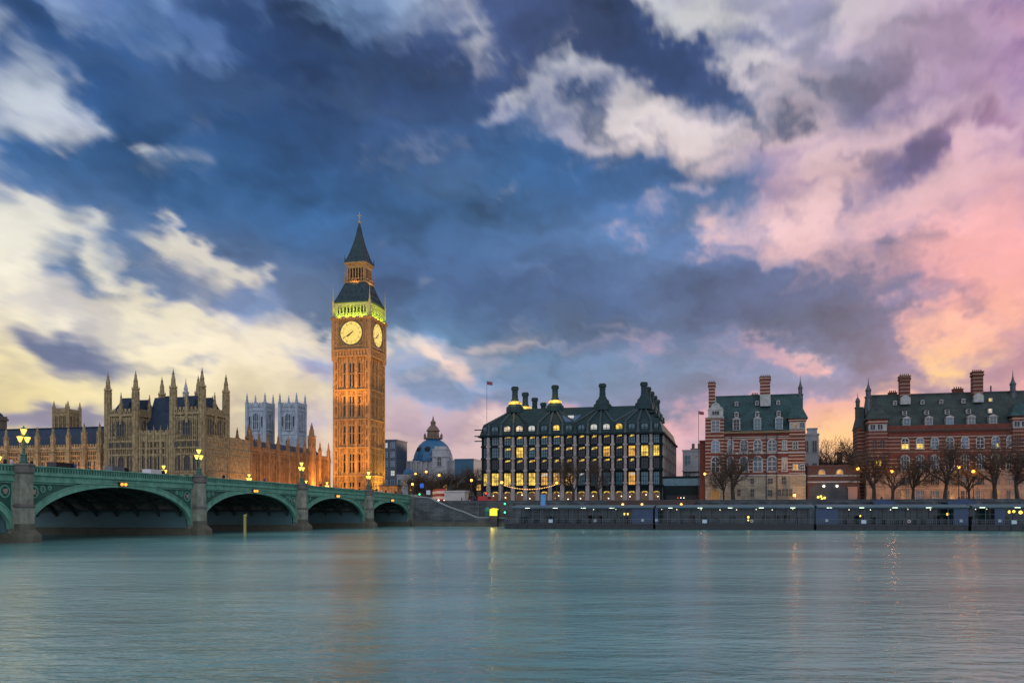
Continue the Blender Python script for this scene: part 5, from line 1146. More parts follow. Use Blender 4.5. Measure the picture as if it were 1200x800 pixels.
for a_ in (-2.2, -1.57, -.9): q = MB(); q.lathe(math.cos(a_)*rx*.74, rx*.25+math.sin(a_)*rx*.74, [(1.6, Zd(529)), (1.6, Zd(526)), (1.2, Zd(524.5)), (.1, Zd(523.5))], 10); q.build('round_dormer', DARK, d)
mb = MB(); mb.lathe(0, rx*.25, [(4.2, Zd(514)), (4.0, Zd(512)), (3.0, Zd(511.5)), (2.8, Zd(505)), (3.5, Zd(504.5)), (3.2, Zd(503.5)), (2.2, Zd(500)), (1.2, Zd(497.5)), (1.2, Zd(495)), (1.5, Zd(494.5)), (.5, Zd(491.5)), (.25, Zd(488)), (.05, Zd(486.5))], 8)
for a_ in range(8): mb.lathe(math.cos(a_*.785)*4.4, rx*.25+math.sin(a_*.785)*4.4, [(.45, Zd(514)), (.5, Zd(509)), (.05, Zd(507))], 6)
mb.build('lantern', mat('lantern_stone', (.12, .10, .09), .8, (.2, .12, .06), .8), dh)
tw2 = MB(); u0, u1 = (515-505.5)*k, (532-505.5)*k
tw2.box(u0, u1, -rx*.95, -rx*.5, -.5, Zd(528)); tw2.box(u0-.4, u1+.4, -rx*1.0, -rx*.5, Zd(537), Zd(536)); tw2.box(u0+1, u1-1, -rx*.9, -rx*.55, Zd(528), Zd(524.5)); tw2.box(u0-.3, u1+.3, -rx*.97, -rx*.5, Zd(528.6), Zd(527.6))
tw2 = tw2.build('corner_tower', PALE, dh); window(tw2, (u0+u1)/2, -rx*.95-.03, Zd(541.5), 1.8, 4.6, GLASSD, PALE, 1, 2, 2, .3, .3)

# ------------------------------------------------------------------ embankment wall, stairs, piers
ew = thing('embankment_wall', 'long grey granite embankment wall along the river behind the floating pier', 'river wall', 0, 0, 0)
mb = MB(); mb.box(1.6, 420, .2, 1.3, -3, 6.5); mb.box(1.6, 420, -.05, 1.5, 6.5, 6.75); mb.box(1.6, 420, .25, 1.15, 6.7, 7.15); mb.box(1.6, 420, .1, 1.3, 7.15, 7.35); mb.box(1.6, 420, -.2, .3, -3, 1.4)
for k in range(40): mb.box(20+k*10-.6, 20+k*10+.6, -.25, .3, -3, 6.5)
mb.build('wall', GRAN, ew)
tr_ = thing('terrace_wall', 'stone river terrace wall below the palace, mostly hidden by the bridge', 'river wall', -33.2, -39, 0)
mb = MB(); mb.box(-330, 0, -1, 0, -3, G+.6); mb.box(-1, 0, 0, 40, -3, G+.3); mb.build('wall', GRAN, tr_)
st = thing('river_stairs', 'granite stair wall sloping down to the water beside the bridge end', 'stairs', 0, -3, 0)
def sxp(p): return sy(p, -3)[0]
Pt = [(485.5, 582), (504, 583.5), (511, 587.5), (527, 594.5), (543, 600), (559, 606.5), (592, 607.3)]
pl = [(sxp(p), zz(py, sy(p, -3)[1])) for p, py in Pt]
mb = MB(); mb.ext_y([(pl[0][0], -3)]+pl+[(pl[-1][0], -3)], 0, .9) if False else mb.ext_y([(pl[-1][0], -3)]+list(reversed(pl))+[(pl[0][0], -3)], 0, .9)
w_ = mb.build('stair_wall', GRAN, st)
mb = MB()
for p, q in zip(pl, pl[1:]): mb.ext_y([(p[0], p[1]), (q[0], q[1]), (q[0], q[1]+.28), (p[0], p[1]+.28)], -.22, 1.1)
mb.build('coping', mat('coping_stone', (.30, .33, .32), .8, (.22, .25, .24), .8), w_)
mb = MB(); n_ = 22; xs0, xs1 = pl[1][0], pl[5][0]
for k in range(n_): mb.box(xs0+(xs1-xs0)*k/n_, xs0+(xs1-xs0)*(k+1)/n_, .9, 3.2, -1, 7.2-(7.2-1.9)*(k+1)/n_)
mb.box(xs1, pl[-1][0], .9, 3.2, -1, 1.9); mb.build('steps', GRAN, st)
MB().box(pl[0][0], pl[-1][0]+2, -.6, .1, -3, 1.2).build('plinth', ALGAE, st)
kx, Yk = sy(571.5, -1.2); ks = thing('kiosk', 'small green domed kiosk on the landing by the stairs', 'kiosk', kx, -1.2, 1.95)
mb = MB(); mb.lathe(0, 0, [(.85, 0), (.85, 2.6)], 8); kb = mb.build('body', mat('kiosk_green', (.03, .25, .18), .5, (.02, .18, .13), 1), ks)
MB().lathe(0, 0, [(1.0, 2.6), (.9, 2.9), (.55, 3.3), (.1, 3.55)], 8).build('roof', mat('kiosk_green', (.03, .25, .18)), ks)
MB().box(-.4, .4, -.88, -.7, .1, 2.2).build('door', GREEND, ks)
kx, Yk = sy(579.5, -4); ks = thing('ticket_booth', 'brightly lit yellow booth with curved roof standing on a dark pile', 'booth', kx, -4.2, 0)
mb = MB(); mb.box(-1.0, 1.0, -.8, .8, -3, 2.8); mb.box(-1.15, 1.15, -.95, .95, 2.6, 2.95); mb.build('pile', IRON, ks)
q = MB(); q.ext_y([(-1.1, 2.95), (1.1, 2.95), (1.1, 4.6)]+[(math.cos(math.pi*j/8)*1.1, 4.6+math.sin(math.pi*j/8)*.55) for j in range(1, 8)]+[(-1.1, 4.6)], -.9, .9); q.build('lit_cabin', mat('booth_glow', (.6, .45, .05), .5, emit=(1, .72, .02), es=1.0), ks)
mb = MB(); mb.box(-1.2, -1.08, -1, 1, 2.9, 4.7); mb.box(1.08, 1.2, -1, 1, 2.9, 4.7); mb.box(-1.2, 1.2, -1.0, -.9, 2.9, 3.1); mb.build('cabin_frame', IRON, ks)
pt_light('booth_light', Lw(kx, -6.4, 3.6), 120, (1, .7, .1), .4)
kx, Yk = sy(591.8, -5); ks = thing('signal_mast', 'dark river signal mast with two green lights, beside the yellow booth', 'signal', kx, -5, 0)
MB().tube((0, 0, -3), (0, 0, 7.0), .14, .1, 6).build('mast', IRON, ks)
for z in (zz(590, Yk), zz(600, Yk)):
    q = MB(); q.box(-.45, .45, -.1, .3, z-.5, z+.5); q = q.build('signal_head', IRON, ks); MB().ball((0, -.18, z), .26, 8, 5).build('green_light', SIGG, q)

def pontoon(x0, x1, label, c0, navy, lits):
    t = -32.0; s0, Y0 = sy((x0+x1)/2, t); ob = thing('floating_pier', label, 'floating pier', s0, t, 0, 0, 'sections of the floating river pier'); X = lambda p: sy(p, t)[0]-s0
    a, b_ = X(x0)+.25, X(x1)-.25; D = 8.5
    mb = MB(); mb.ext_x([(0, .1), (.5, -.6), (D-.5, -.6), (D, .1), (D, 1.25), (0, 1.25)], a, b_); mb.box(a-.08, b_+.08, -.18, D+.1, 1.0, 1.32)
    k = a+1
    while k < b_: mb.box(k-.09, k+.09, -.22, 0, .05, 1.1); k += 2.3
    mb.build('hull', HULL, ob)
    c0x = X(c0) if c0 else a+.1
    mb = MB(); mb.ext_x([(-.5, 5.05), (D/2, 5.5), (D+.5, 5.05), (D+.5, 5.3), (D/2, 5.78), (-.5, 5.35)], c0x, b_+.2); mb.build('canopy', CANOPY, ob)
    mb = MB(); k = c0x+.3
    while k < b_:
        mb.box(k-.07, k+.07, .15, .3, 1.3, 5.15); mb.box(k-.06, k+.06, D-.5, D-.36, 1.3, 5.15); k += 2.45
    mb.box(c0x, b_, .12, .3, 4.75, 4.95); mb.box(c0x, b_, .14, .28, 3.55, 3.63); mb.build('canopy_frame', mat('frame_steel_blue', (.03, .06, .075), .5), ob)
    mb = MB(); k = a+.2
    while k < b_-.1: mb.box(k-.025, k+.025, .05, .1, 1.3, 2.38); k += .42
    mb.box(a, b_, .03, .12, 2.36, 2.44); mb.box(a, b_, .03, .12, 1.85, 1.89); mb.build('railing', mat('rail_steel', (.10, .13, .15), .4), ob)
    mb = MB(); mb.box(c0x+.2, b_-.2, D-.42, D-.38, 1.4, 4.9); mb.build('rear_glazing', mat('pier_glass_dark', (.010, .046, .052), .2, (.03, .075, .07), .9), ob)
    rq = random.Random(int(x0)); k = c0x+1
    while k < b_-2:
        w = rq.uniform(.5, 1.6); mb = MB(); mb.box(k, k+w, rq.uniform(2.5, 6), D-.9, 1.3, 1.3+rq.uniform(.9, 2.1)); k += w+rq.uniform(.8, 3)
        mb.build('cabinet', mat('pier_furniture', (.02, .03, .034), .6, (.06, .055, .045), .6), ob)
    for (n0, n1) in navy:
        MB().box(X(n0), X(n1), .22, 3.4, 1.32, 5.0).build('cabin_panel', NAVY, ob)
        MB().box((X(n0)+X(n1))/2-.3, (X(n0)+X(n1))/2+.3, .14, .22, 1.9, 2.5).build('notice', mat('notice_pale', (.45, .55, .58), .5), ob)
    for (p, z, r, mm) in lits:
        MB().ball((X(p), 1.2, z), r, 6, 4).build('canopy_lamp', mm, ob)
    for j in range(max(2, int((b_-c0x)/7))):
        q = MB(); xx = c0x+3+j*7; q.box(xx-.55, xx+.55, 3.8, 4.0, 5.02, 5.09); q.build('ceiling_lamp', mat('strip_lamp', (.5, .6, .5), .5, emit=(.8, 1, .75), es=6), ob)
    q = MB(); xx = a+(b_-a)*.32; q.box(xx-.5, xx+.5, -.02, .06, 1.5, 2.3); q.build('notice', mat('notice_pale', (.45, .55, .58), .5), ob)
    q = MB(); xx = a+(b_-a)*.62
    P = [[(xx+math.cos(w)*(r_), -.02+d_, 2.0+math.sin(w)*r_) for r_, d_ in ((.2, 0), (.28, -.06), (.36, 0), (.28, .06))] for w in [2*math.pi*j/12 for j in range(13)]]
    q.band(P); q.build('life_ring', mat('ring_white', (.6, .55, .5), .5), ob)
    return ob
LW, LY = BULBW, BULB
rq = random.Random(5)
def rowl(p0, p1, n): return [(p0+(p1-p0)*(j+rq.random()*.6)/n, 4.55+rq.random()*.2, .09, LW) for j in range(0, n, 2)]
pontoon(590, 766.5, 'floating pier section with the open railed deck, the end nearest the bridge stairs', 600, [(741, 765)], rowl(690, 740, 4)+[(731, 3.6, .25, LY), (735, 3.6, .25, LY)])
pontoon(767, 954.5, 'floating pier section in front of the striped brick building', None, [(767.5, 771)], rowl(770, 950, 16)+[(877, 2.9, .28, LY), (877, 2.2, .22, LY)])
pontoon(955.5, 1136, 'floating pier section in front of the gateway and the mossy roofed brick building', None, [(956, 982), (1118, 1135)], rowl(990, 1115, 10)+[(1009, 3.2, .2, LY), (1112, 3.6, .3, LY)])
pontoon(1137, 1300, 'floating pier section cut off by the right edge of the photograph', None, [(1166, 1178)], rowl(1140, 1165, 3)+[(1185, 4.1, .35, LY), (1190, 4.2, .3, LY), (1198, 4.0, .4, LY)])
# gangway pavilions on the wall above the pier
for (x0, x1, yt, lb, m_, lamps) in ((713, 814, 586.6, 'long dark flat roofed pavilion with three orange lamps, below the office block', mat('brown_pavilion', (.05, .03, .022), .7), (730, 752.5, 798.5)),
                                (1025, 1047, 587.2, 'low blue roofed gangway pavilion below the left turret of the mossy roofed building', NAVY, ()), (1112, 1142, 587.4, 'low blue roofed gangway pavilion below the middle of the mossy roofed building', NAVY, ())):
    s0, Y0 = sy((x0+x1)/2, -9); ob = thing('pier_pavilion', lb, 'pavilion', s0, -9, 0); a, b_ = sy(x0, -9)[0]-s0, sy(x1, -9)[0]-s0; zt = zz(yt, Y0)
    q = MB(); q.ext_y([(a-.6, zt-.1), (a+.8, zt-1.5), (b_-.8, zt-1.5), (b_+.6, zt-.1), (b_-2 if not lamps else b_+.4, zt+.1 if lamps else zt+.55), (a+2 if not lamps else a-.4, zt+.1 if lamps else zt+.55)], -.3, 7); q.build('roof', m_, ob)
    MB().box(a+1, b_-1, .3, 6.5, -3, zt-1.4).build('wall', DARK if lamps else NAVY, ob)
    for p in lamps: MB().ball((sy(p, -9)[0]-s0, -.5, zt-.95), .32, 8, 5).build('lamp', mat('pavilion_lamp', (.8, .6, .3), .4, emit=(1, .45, .08), es=4), ob)
s0, Y0 = sy(635.3, -31); bn = thing('banner_pole', 'tall pale pole with a vertical blue banner on the floating pier', 'banner', s0, -31, 1.3)
MB().tube((-.35, 0, 0), (-.35, 0, zz(578.5, Y0)-1.3), .08, .06, 6).build('pole', STEEL, bn)
MB().box(-.3, .85, -.03, .03, zz(592, Y0)-1.3, zz(579.3, Y0)-1.3).build('banner', mat('banner_blue', (.05, .22, .5), .6, (.12, .35, .65), 1.5), bn)
yp = thing('mooring_pile', 'slim yellow marker pile with a forked top standing in the river before the second arch', 'marker pile', 0, 0, 0)
Yp = 152.0; yp.location = ((287-600)/F*Yp, Yp, 0); q = MB(); q.tube((0, 0, -3), (0, 0, 3.2), .26, .24, 8); q.build('pile', mat('marker_yellow', (.40, .36, .08), .6, (.28, .25, .07), 1.5, emit=None), yp)
q = MB(); q.tube((0, 0, 3.1), (.35, 0, 3.75), .12, .1, 6); q.tube((0, 0, 3.1), (-.15, 0, 3.6), .14, .1, 6); q.ball((.05, 0, 3.35), .3, 8, 5); q.build('top_mark', mat('marker_yellow', (.6, .5, .1)), yp)

# ------------------------------------------------------------------ street lamps on the embankment
def street_lamp(px, py, t, lb, kind, e):
    s0, Y0 = sy(px, t); h = zz(py, Y0)-G; ob = thing('street_lamp', lb, 'street lamp', s0, t, G, 0, 'lamps along the embankment')
    q = MB(); q.lathe(0, 0, [(.4, 0), (.38, .5), (.25, .7), (.22, 1.3), (.12, 1.5), (.08, h-.5), (.16, h-.45), (.14, h-.35)], 8); q.build('post', IRON, ob)
    col = (1, .60, .2) if kind == 'y' else (1, .42, .1); r = .36 if kind == 'y' else .42
    MB().ball((0, 0, h), r, 10, 6).build('globe', BULB if kind == 'y' else BULBO, ob)
    MB().lathe(0, 0, [(.2, h+r*.8), (.16, h+r+.1), (.02, h+r+.4)], 8).build('cap', IRON, ob)
    pt_light('lamp_light', (0, -1.0, h-.2), e, col, .35, ob)
LS = [(588, 565, 4, 'embankment lamp at the left end of the string lights', 'o', 60), (652.5, 565.5, 4, 'embankment lamp at the right end of the string lights', 'o', 60), (826, 555, 20, 'embankment lamp at the left end of the striped brick building', 'o', 160),
      (1005.3, 549, 8, 'tall orange lamp at the gap between the two brick buildings', 'o', 160), (1045, 552, 8, 'orange lamp before the left turret of the mossy roofed building', 'o', 260), (1123.5, 547, 8, 'tallest orange lamp before the middle of the mossy roofed building', 'o', 400), (1140.5, 552, 8, 'orange lamp just right of the tallest one', 'o', 260),
      (552.5, 562.5, 16, 'bright orange lamp before the dark bare trees left of the office block', 'o', 140), (514.5, 556.5, 30, 'lamp among bare trees below the white stone tower', 'o', 110), (499.5, 552.5, 40, 'highest lamp among bare trees below the blue dome', 'o', 110), (487, 555, 44, 'faint lamp among bare trees at the left of the blue dome', 'y', 60), (483.3, 567, 8, 'yellow lamp at the bridge end above the stairs', 'y', 60),
      (931, 580, 23, 'low lamp before the right corner of the striped brick building', 'o', 260), (1033, 589, 6, 'low orange lamp above the floating pier left of the mossy roofed building', 'o', 60)]
for a in LS: street_lamp(*a)
for px_, dz, en in ((1024, 8, 2600), (1052, 6, 2200), (1080, 6, 1600), (1108, 6, 2000), (1128, 7, 2600), (1150, 6, 2000), (1178, 6, 1600), (1205, 6, 1600), (936, 9, 3800), (833, 4, 1200)):
    s0 = sy(px_, 22)[0]; spot('facade_fill', Lw(s0, 20, G+.6), Lw(s0+.5, 28, G+dz), en*.6, (1, .45, .14), 105, .3)  # added spots without fixtures, stand in for lamp glow on the brick fronts
sl = thing('string_lights', 'string of small bulbs sagging between two embankment lamps before the office block', 'string lights', sy(620, 3)[0], 3, G); s0 = sy(620, 3)[0]
x0, x1 = sy(589, 3)[0]-s0, sy(652, 3)[0]-s0; z0 = zz(566.5, 250)-G; q = MB(); pts = []
for j in range(33):
    f = j/32; pts.append((x0+(x1-x0)*f, 0, z0-1.35*(1-(2*f-1)**2)))
for a, b_ in zip(pts, pts[1:]): q.tube(a, b_, .025, .025, 4)
q.build('cable', IRON, sl)
bm = MB().ball((0, 0, -.1), .11, 6, 4).mesh('bulb', mat('bulb_warm', (.8, .5, .2), .4, emit=(1, .5, .15), es=3))
for p in pts[1:-1]: put('bulb', bm, sl, p)

# ------------------------------------------------------------------ bare winter trees
def tree_mesh(seed, spread):
    """trunk and crown of a leafless tree, one unit high"""
    rt = random.Random(seed); tk = MB(); cr = MB(); top = [0.0]
    def limb(p, d, L, r0, r1, mb, n_, wig):
        q = p; pts = [(p, d)]
        for k in range(n_):
            d = (d+Vector((rt.gauss(0, wig), rt.gauss(0, wig), rt.gauss(0, wig*.6)+.04))).normalized(); q2 = q+d*(L/n_)
            ra = r0+(r1-r0)*k/n_; rb = r0+(r1-r0)*(k+1)/n_
            mb.tube(q, q2, ra, rb, 7 if ra > .1 else (4 if ra > .05 else 3)); q = q2; pts.append((q, d)); top[0] = max(top[0], q.z)
        return pts
    def off(d, an, up):
        o = Matrix.Rotation(rt.uniform(0, 6.283), 3, d) @ d.orthogonal().normalized(); return (d*math.cos(an)+o*math.sin(an)+Vector((0, 0, up))).normalized()
    tr_p = limb(Vector((0, 0, 0)), Vector((rt.uniform(-.08, .08), 0, 1)).normalized(), 3.6, .42, .30, tk, 4, .05)
    def rec(p, d, L, r, lv):
        pts = limb(p, d, L, r, r*.6, tk if lv == 1 else cr, 4 if lv < 3 else 3, .13+.03*lv)
        if lv >= 5: return
        for k, (q, dd) in enumerate(pts[1:]):
            m_ = (2 if lv < 5 else 1) if k == len(pts)-2 else (1 if lv < 4 or rt.random() < .25 else 0)
            for _ in range(m_): rec(q, off(dd, rt.uniform(.45, 1.05)*spread, .14), L*rt.uniform(.52, .74), max(.024, r*.50), lv+1)
    for k in range(5): rec(tr_p[-1][0] if k < 3 else tr_p[-2][0], off(Vector((0, 0, 1)), rt.uniform(.3, .85)*spread, .05), rt.uniform(3.6, 5.0), .22, 1)
    for mb in (tk, cr): mb.v = [(x/top[0], y/top[0], z/top[0]) for x, y, z in mb.v]
    return tk.mesh('trunk', BARK), cr.mesh('crown', mat('twigs', (.055, .035, .022), .9, (.085, .055, .03), .4))
TM = [tree_mesh(s, .95) for s in (3, 8, 21)]
print('tree faces', [len(t[1].polygons) for t in TM])
def tree(px, py, t, lb, v, sc=1, grp='bare trees along the embankment', rot=0, base=G):
    s0, Y0 = sy(px, t); h = zz(py, Y0)-base; ob = thing('bare_tree', lb, 'tree', s0, t, base, rot, grp)
    a = put('trunk', TM[v][0], ob); b_ = put('crown', TM[v][1], ob)
    for o in (a, b_): o.scale = (h*sc, h*sc, h)
tr = [(860, 512, 6, 'bare plane tree in front of the left half of the striped brick building', 0, 1.0, 0), (848, 534, 9, 'smaller bare tree beside the arched doorway of the striped brick building', 1, .8, 1), (672, 526, 8, 'thin bare tree before the middle of the office block', 1, .9, 2.2), (702, 536, 8, 'thin bare tree before the right half of the office block', 2, .8, .4),
      (1024, 521, 9, 'dense bare tree at the left corner of the mossy roofed building', 2, 1.1, 1), (1046, 526, 7, 'bare tree behind the lamp near the left turret', 0, .9, 2), (1070, 521, 10, 'bare tree before the two yellow lit windows', 1, 1.0, 4), (1107, 512, 6, 'bare tree with a forked trunk left of the tallest lamp', 2, 1.0, 3), (1136, 528, 9, 'bare tree right of the tallest lamp', 0, .9, 5), (1166, 503, 6, 'largest bare tree, with a wide crown near the right edge', 1, 1.1, .5), (1193, 519, 9, 'bare tree at the right edge of the photograph', 2, 1.1, 5.5)]
for (px, py, t, lb, v, sc, rot) in tr: tree(px, py, t, lb, v, sc, 'bare trees along the embankment', rot)
for (px, py, t, lb, v, sc, rot) in ((966, 507, 78, 'spreading bare tree against the sunset behind the gateway', 1, 1.1, 1), (981, 512, 84, 'middle bare tree against the sunset behind the gateway', 0, 1.0, 3), (997, 509, 80, 'bare tree against the sunset beside the mossy roofed building', 2, 1.0, 5)):
    tree(px, py, t, lb, v, sc, 'bare trees behind the gateway', rot)
for (px, py, t, lb, v, sc, rot) in ((486, 548, 52, 'bare tree at the left foot of the blue domed hall', 0, 1.1, 1), (500, 545, 48, 'bare tree below the middle of the blue dome', 1, 1.1, 2), (513, 550, 40, 'bare tree below the white stone tower', 2, 1.2, 4), (529, 548, 44, 'dense bare tree behind the chariot statue', 0, 1.3, 5), (543, 546, 40, 'dense bare tree right of the chariot statue', 1, 1.3, .3), (556, 545, 36, 'bare tree touching the left corner of the office block', 2, 1.2, 2.6)):
    tree(px, py, t, lb, v, sc, 'bare trees by the bridge end', rot)

# ------------------------------------------------------------------ people and animals grown over a skeleton
def skin_mesh(name, V, Ed, Rr, mats, zs, sub=1):
    me = bpy.data.meshes.new(name); me.from_pydata(V, Ed, []); ob = bpy.data.objects.new(name, me); COL.objects.link(ob)
    sk = ob.modifiers.new('s', 'SKIN'); sk.use_smooth_shade = True
    for i, r in enumerate(Rr): me.skin_vertices[0].data[i].radius = (r, r) if not isinstance(r, tuple) else r
    me.skin_vertices[0].data[0].use_root = True
    ob.modifiers.new('d', 'SUBSURF').levels = sub
    dg = bpy.context.evaluated_depsgraph_get(); out = bpy.data.meshes.new_from_object(ob.evaluated_get(dg)); bpy.data.objects.remove(ob); out.name = name
    out.materials.clear()
    for m_ in mats: out.materials.append(m_)
    for p in out.polygons: p.material_index = sum(1 for z in zs if p.center.z > z)
    return out
def person_mesh(stride, coat, legs):
    V = [(0, 0, .95), (0, 0, 1.2), (0, 0, 1.42), (0, 0, 1.53), (0, .02, 1.66), (0, .01, 1.74)]; Ed = [(0, 1), (1, 2), (2, 3), (3, 4), (4, 5)]; Rr = [.15, .15, .15, .06, .10, .075]
    for sg in (-1, 1):
        i = len(V); d = stride*sg
        V += [(sg*.10, 0, .88), (sg*.10, d*.5, .48), (sg*.10, d-.06*(d < 0), .08), (sg*.11, d+.13, .04)]; Ed += [(0, i), (i, i+1), (i+1, i+2), (i+2, i+3)]; Rr += [.10, .07, .05, .045]
        i = len(V); V += [(sg*.20, 0, 1.40), (sg*.25, -d*.35, 1.13), (sg*.24, -d*.6+.06, .90), (sg*.24, -d*.65+.09, .80)]; Ed += [(2, i), (i, i+1), (i+1, i+2), (i+2, i+3)]; Rr += [.07, .055, .042, .04]
    return skin_mesh('body', V, Ed, Rr, [legs, coat, SKIN, mat('hair', (.02, .015, .01), .8)], [.86, 1.50, 1.70])
JN = mat('jeans', (.02, .03, .06), .9); COATS = [mat('coat_black', (.012, .012, .014), .9), mat('coat_red', (.20, .02, .02), .9), mat('coat_blue', (.02, .05, .15), .9), mat('coat_beige', (.30, .24, .17), .9), mat('coat_white', (.5, .45, .45), .9)]
PM = [person_mesh((.0, .22, .3)[i % 3], c, JN) for i, c in enumerate(COATS)]
def person(s, t, z, rot, i, lb, grp):
    ob = thing('person', lb, 'person', s, t, z, rot, grp); put('body', PM[i], ob)
gp = 'people on the bridge footway'
for (px, ln, i, lb) in ((6, -1.2, 0, 'person in black coat on the bridge left of the first stone pier lamp'), (13, -1.6, 4, 'person in white coat on the bridge beside the first stone pier lamp'), (37, -1.3, 0, 'person in black coat on the bridge just right of the nearest lamp'), (88, -1.4, 2, 'person in blue coat on the bridge before the uplit buttresses'),
                       (122, -1.3, 3, 'person in beige coat walking on the bridge before the left palace turret'), (236, -1.4, 1, 'person in red coat on the bridge just right of the second pier lamp'), (262, -1.4, 0, 'person in black coat on the bridge before the corner of the warm lit wall'), (310, -1.2, 2, 'person in blue coat on the bridge above the orange lights of the second arch'), (376, -1.3, 1, 'person in red coat on the bridge before the left foot of the clock tower'),
                       (441, -1.3, 0, 'person in black coat on the bridge before the right foot of the clock tower'), (447, -1.8, 4, 'person in white coat on the bridge right of the clock tower'), (452, -1.2, 0, 'person in black coat on the bridge left of the orange lit lodge middle'), (458, -1.5, 3, 'person in beige coat on the bridge before the orange lit lodge'), (464, -1.2, 0, 'person in black coat on the bridge before the right end of the orange lit lodge'), (471, -1.6, 2, 'person in blue coat on the bridge near its far end')):
    t, Y = ty(px, ln); person(ln, t, PT(min(t, -.5))-.975+.2, (0 if i % 2 else math.pi), i, lb, gp)
gp = 'people on the embankment pavement'
for (px, i, lb) in ((541, 0, 'person in black coat on the pavement right of the statue plinth'), (549, 1, 'person in red coat on the pavement below the bright orange lamp'), (557, 2, 'person in blue coat on the pavement left of the office block'), (604, 0, 'person in black coat on the pavement below the string lights'), (900, 3, 'person in beige coat on the pavement before the striped brick building')):
    s_, Y = sy(px, 5); person(s_, 5, G+.13, 1.57 if i % 2 else -1.57, i, lb, gp)
# chariot statue on its plinth
s_, Y = sy(532.5, 6); cs_ = thing('chariot_statue', 'dark bronze chariot statue with rearing horses on a pale stone plinth', 'statue', s_, 6)
w2 = (545-520)/2*Y/F; q = MB(); hp = zz(574.5, Y)-G; q.box(-w2, w2, 0, 4, -.2, hp-.4); q.box(-w2-.25, w2+.25, -.25, 4.25, hp-.4, hp); q.box(-w2-.2, w2+.2, -.2, 4.2, -.2, .5); q.build('plinth', mat('plinth_stone', (.50, .47, .42), .8, (.40, .37, .33), .7), cs_)
HV = [(0, 0, 0), (.35, 0, .35), (.75, 0, .75), (1.0, 0, 1.25), (1.25, 0, 1.75), (1.6, 0, 1.65), (1.85, 0, 1.45), (-.35, 0, -.1), (-.25, .22, -.7), (-.55, .22, -1.15), (-.45, .22, -1.7), (-.25, -.22, -.7), (-.6, -.22, -1.15), (-.5, -.22, -1.7), (.9, .2, .55), (1.35, .2, .75), (1.5, .2, .3), (.9, -.2, .45), (1.45, -.2, .45), (1.45, -.2, 0), (-.6, 0, 0), (-.85, 0, -.6)]
HE = [(0, 1), (1, 2), (2, 3), (3, 4), (4, 5), (5, 6), (0, 7), (7, 8), (8, 9), (9, 10), (7, 11), (11, 12), (12, 13), (2, 14), (14, 15), (15, 16), (2, 17), (17, 18), (18, 19), (7, 20), (20, 21)]
HR = [.38, .36, .34, .22, .18, .14, .1, .36, .2, .11, .08, .2, .11, .08, .15, .1, .07, .15, .1, .07, .1, .06]
hm = skin_mesh('horse', HV, HE, HR, [BRZ], [])
for y in (1.2, 2.7): o = put('horse', hm, cs_, (1.0, y, hp+1.7*1.15)); o.scale = (1.15, 1.15, 1.15)
FV = [(0, 0, 1.0), (0, 0, 1.5), (0, 0, 1.75), (0, 0, 2.0), (.3, .35, 1.9), (.5, .7, 2.3), (-.1, -.35, 1.8), (-.2, -.7, 2.2), (0, .12, .5), (0, .12, 0), (0, -.12, .5), (0, -.12, 0)]
fm_ = skin_mesh('charioteer', FV, [(0, 1), (1, 2), (2, 3), (1, 4), (4, 5), (1, 6), (6, 7), (0, 8), (8, 9), (0, 10), (10, 11)], [.26, .24, .1, .15, .11, .08, .11, .08, .2, .2, .2, .2], [BRZ], [])
o = put('charioteer', fm_, cs_, (-1.7, 2, hp+.75)); o.scale = (1.25, 1.25, 1.25)
q = MB(); q.box(-2.4, -.9, 1.2, 2.8, hp+.6, hp+.75); q.box(-1.05, -.9, 1.2, 2.8, hp+.7, hp+1.7); q.box(-2.4, -1, 1.2, 1.3, hp+.7, hp+1.3); q.box(-2.4, -1, 2.7, 2.8, hp+.7, hp+1.3); q.tube((-.9, 2, hp+.8), (1.2, 2, hp+1.5), .07, .07, 6); ch = q.build('chariot', BRZ, cs_)
for y in (1.05, 2.95):
    q = MB(); P = [[(-1.7+math.cos(w)*r_, y+d_, hp+.75+math.sin(w)*r_) for r_, d_ in ((.62, -.06), (.74, -.06), (.74, .06), (.62, .06))] for w in [2*math.pi*j/16 for j in range(17)]]; q.band(P)
    for w in range(4): q.tube((-1.7+math.cos(w*.785)*.65, y, hp+.75+math.sin(w*.785)*.65), (-1.7-math.cos(w*.785)*.65, y, hp+.75-math.sin(w*.785)*.65), .04, .04, 4)
    q.build('wheel', BRZ, ch)

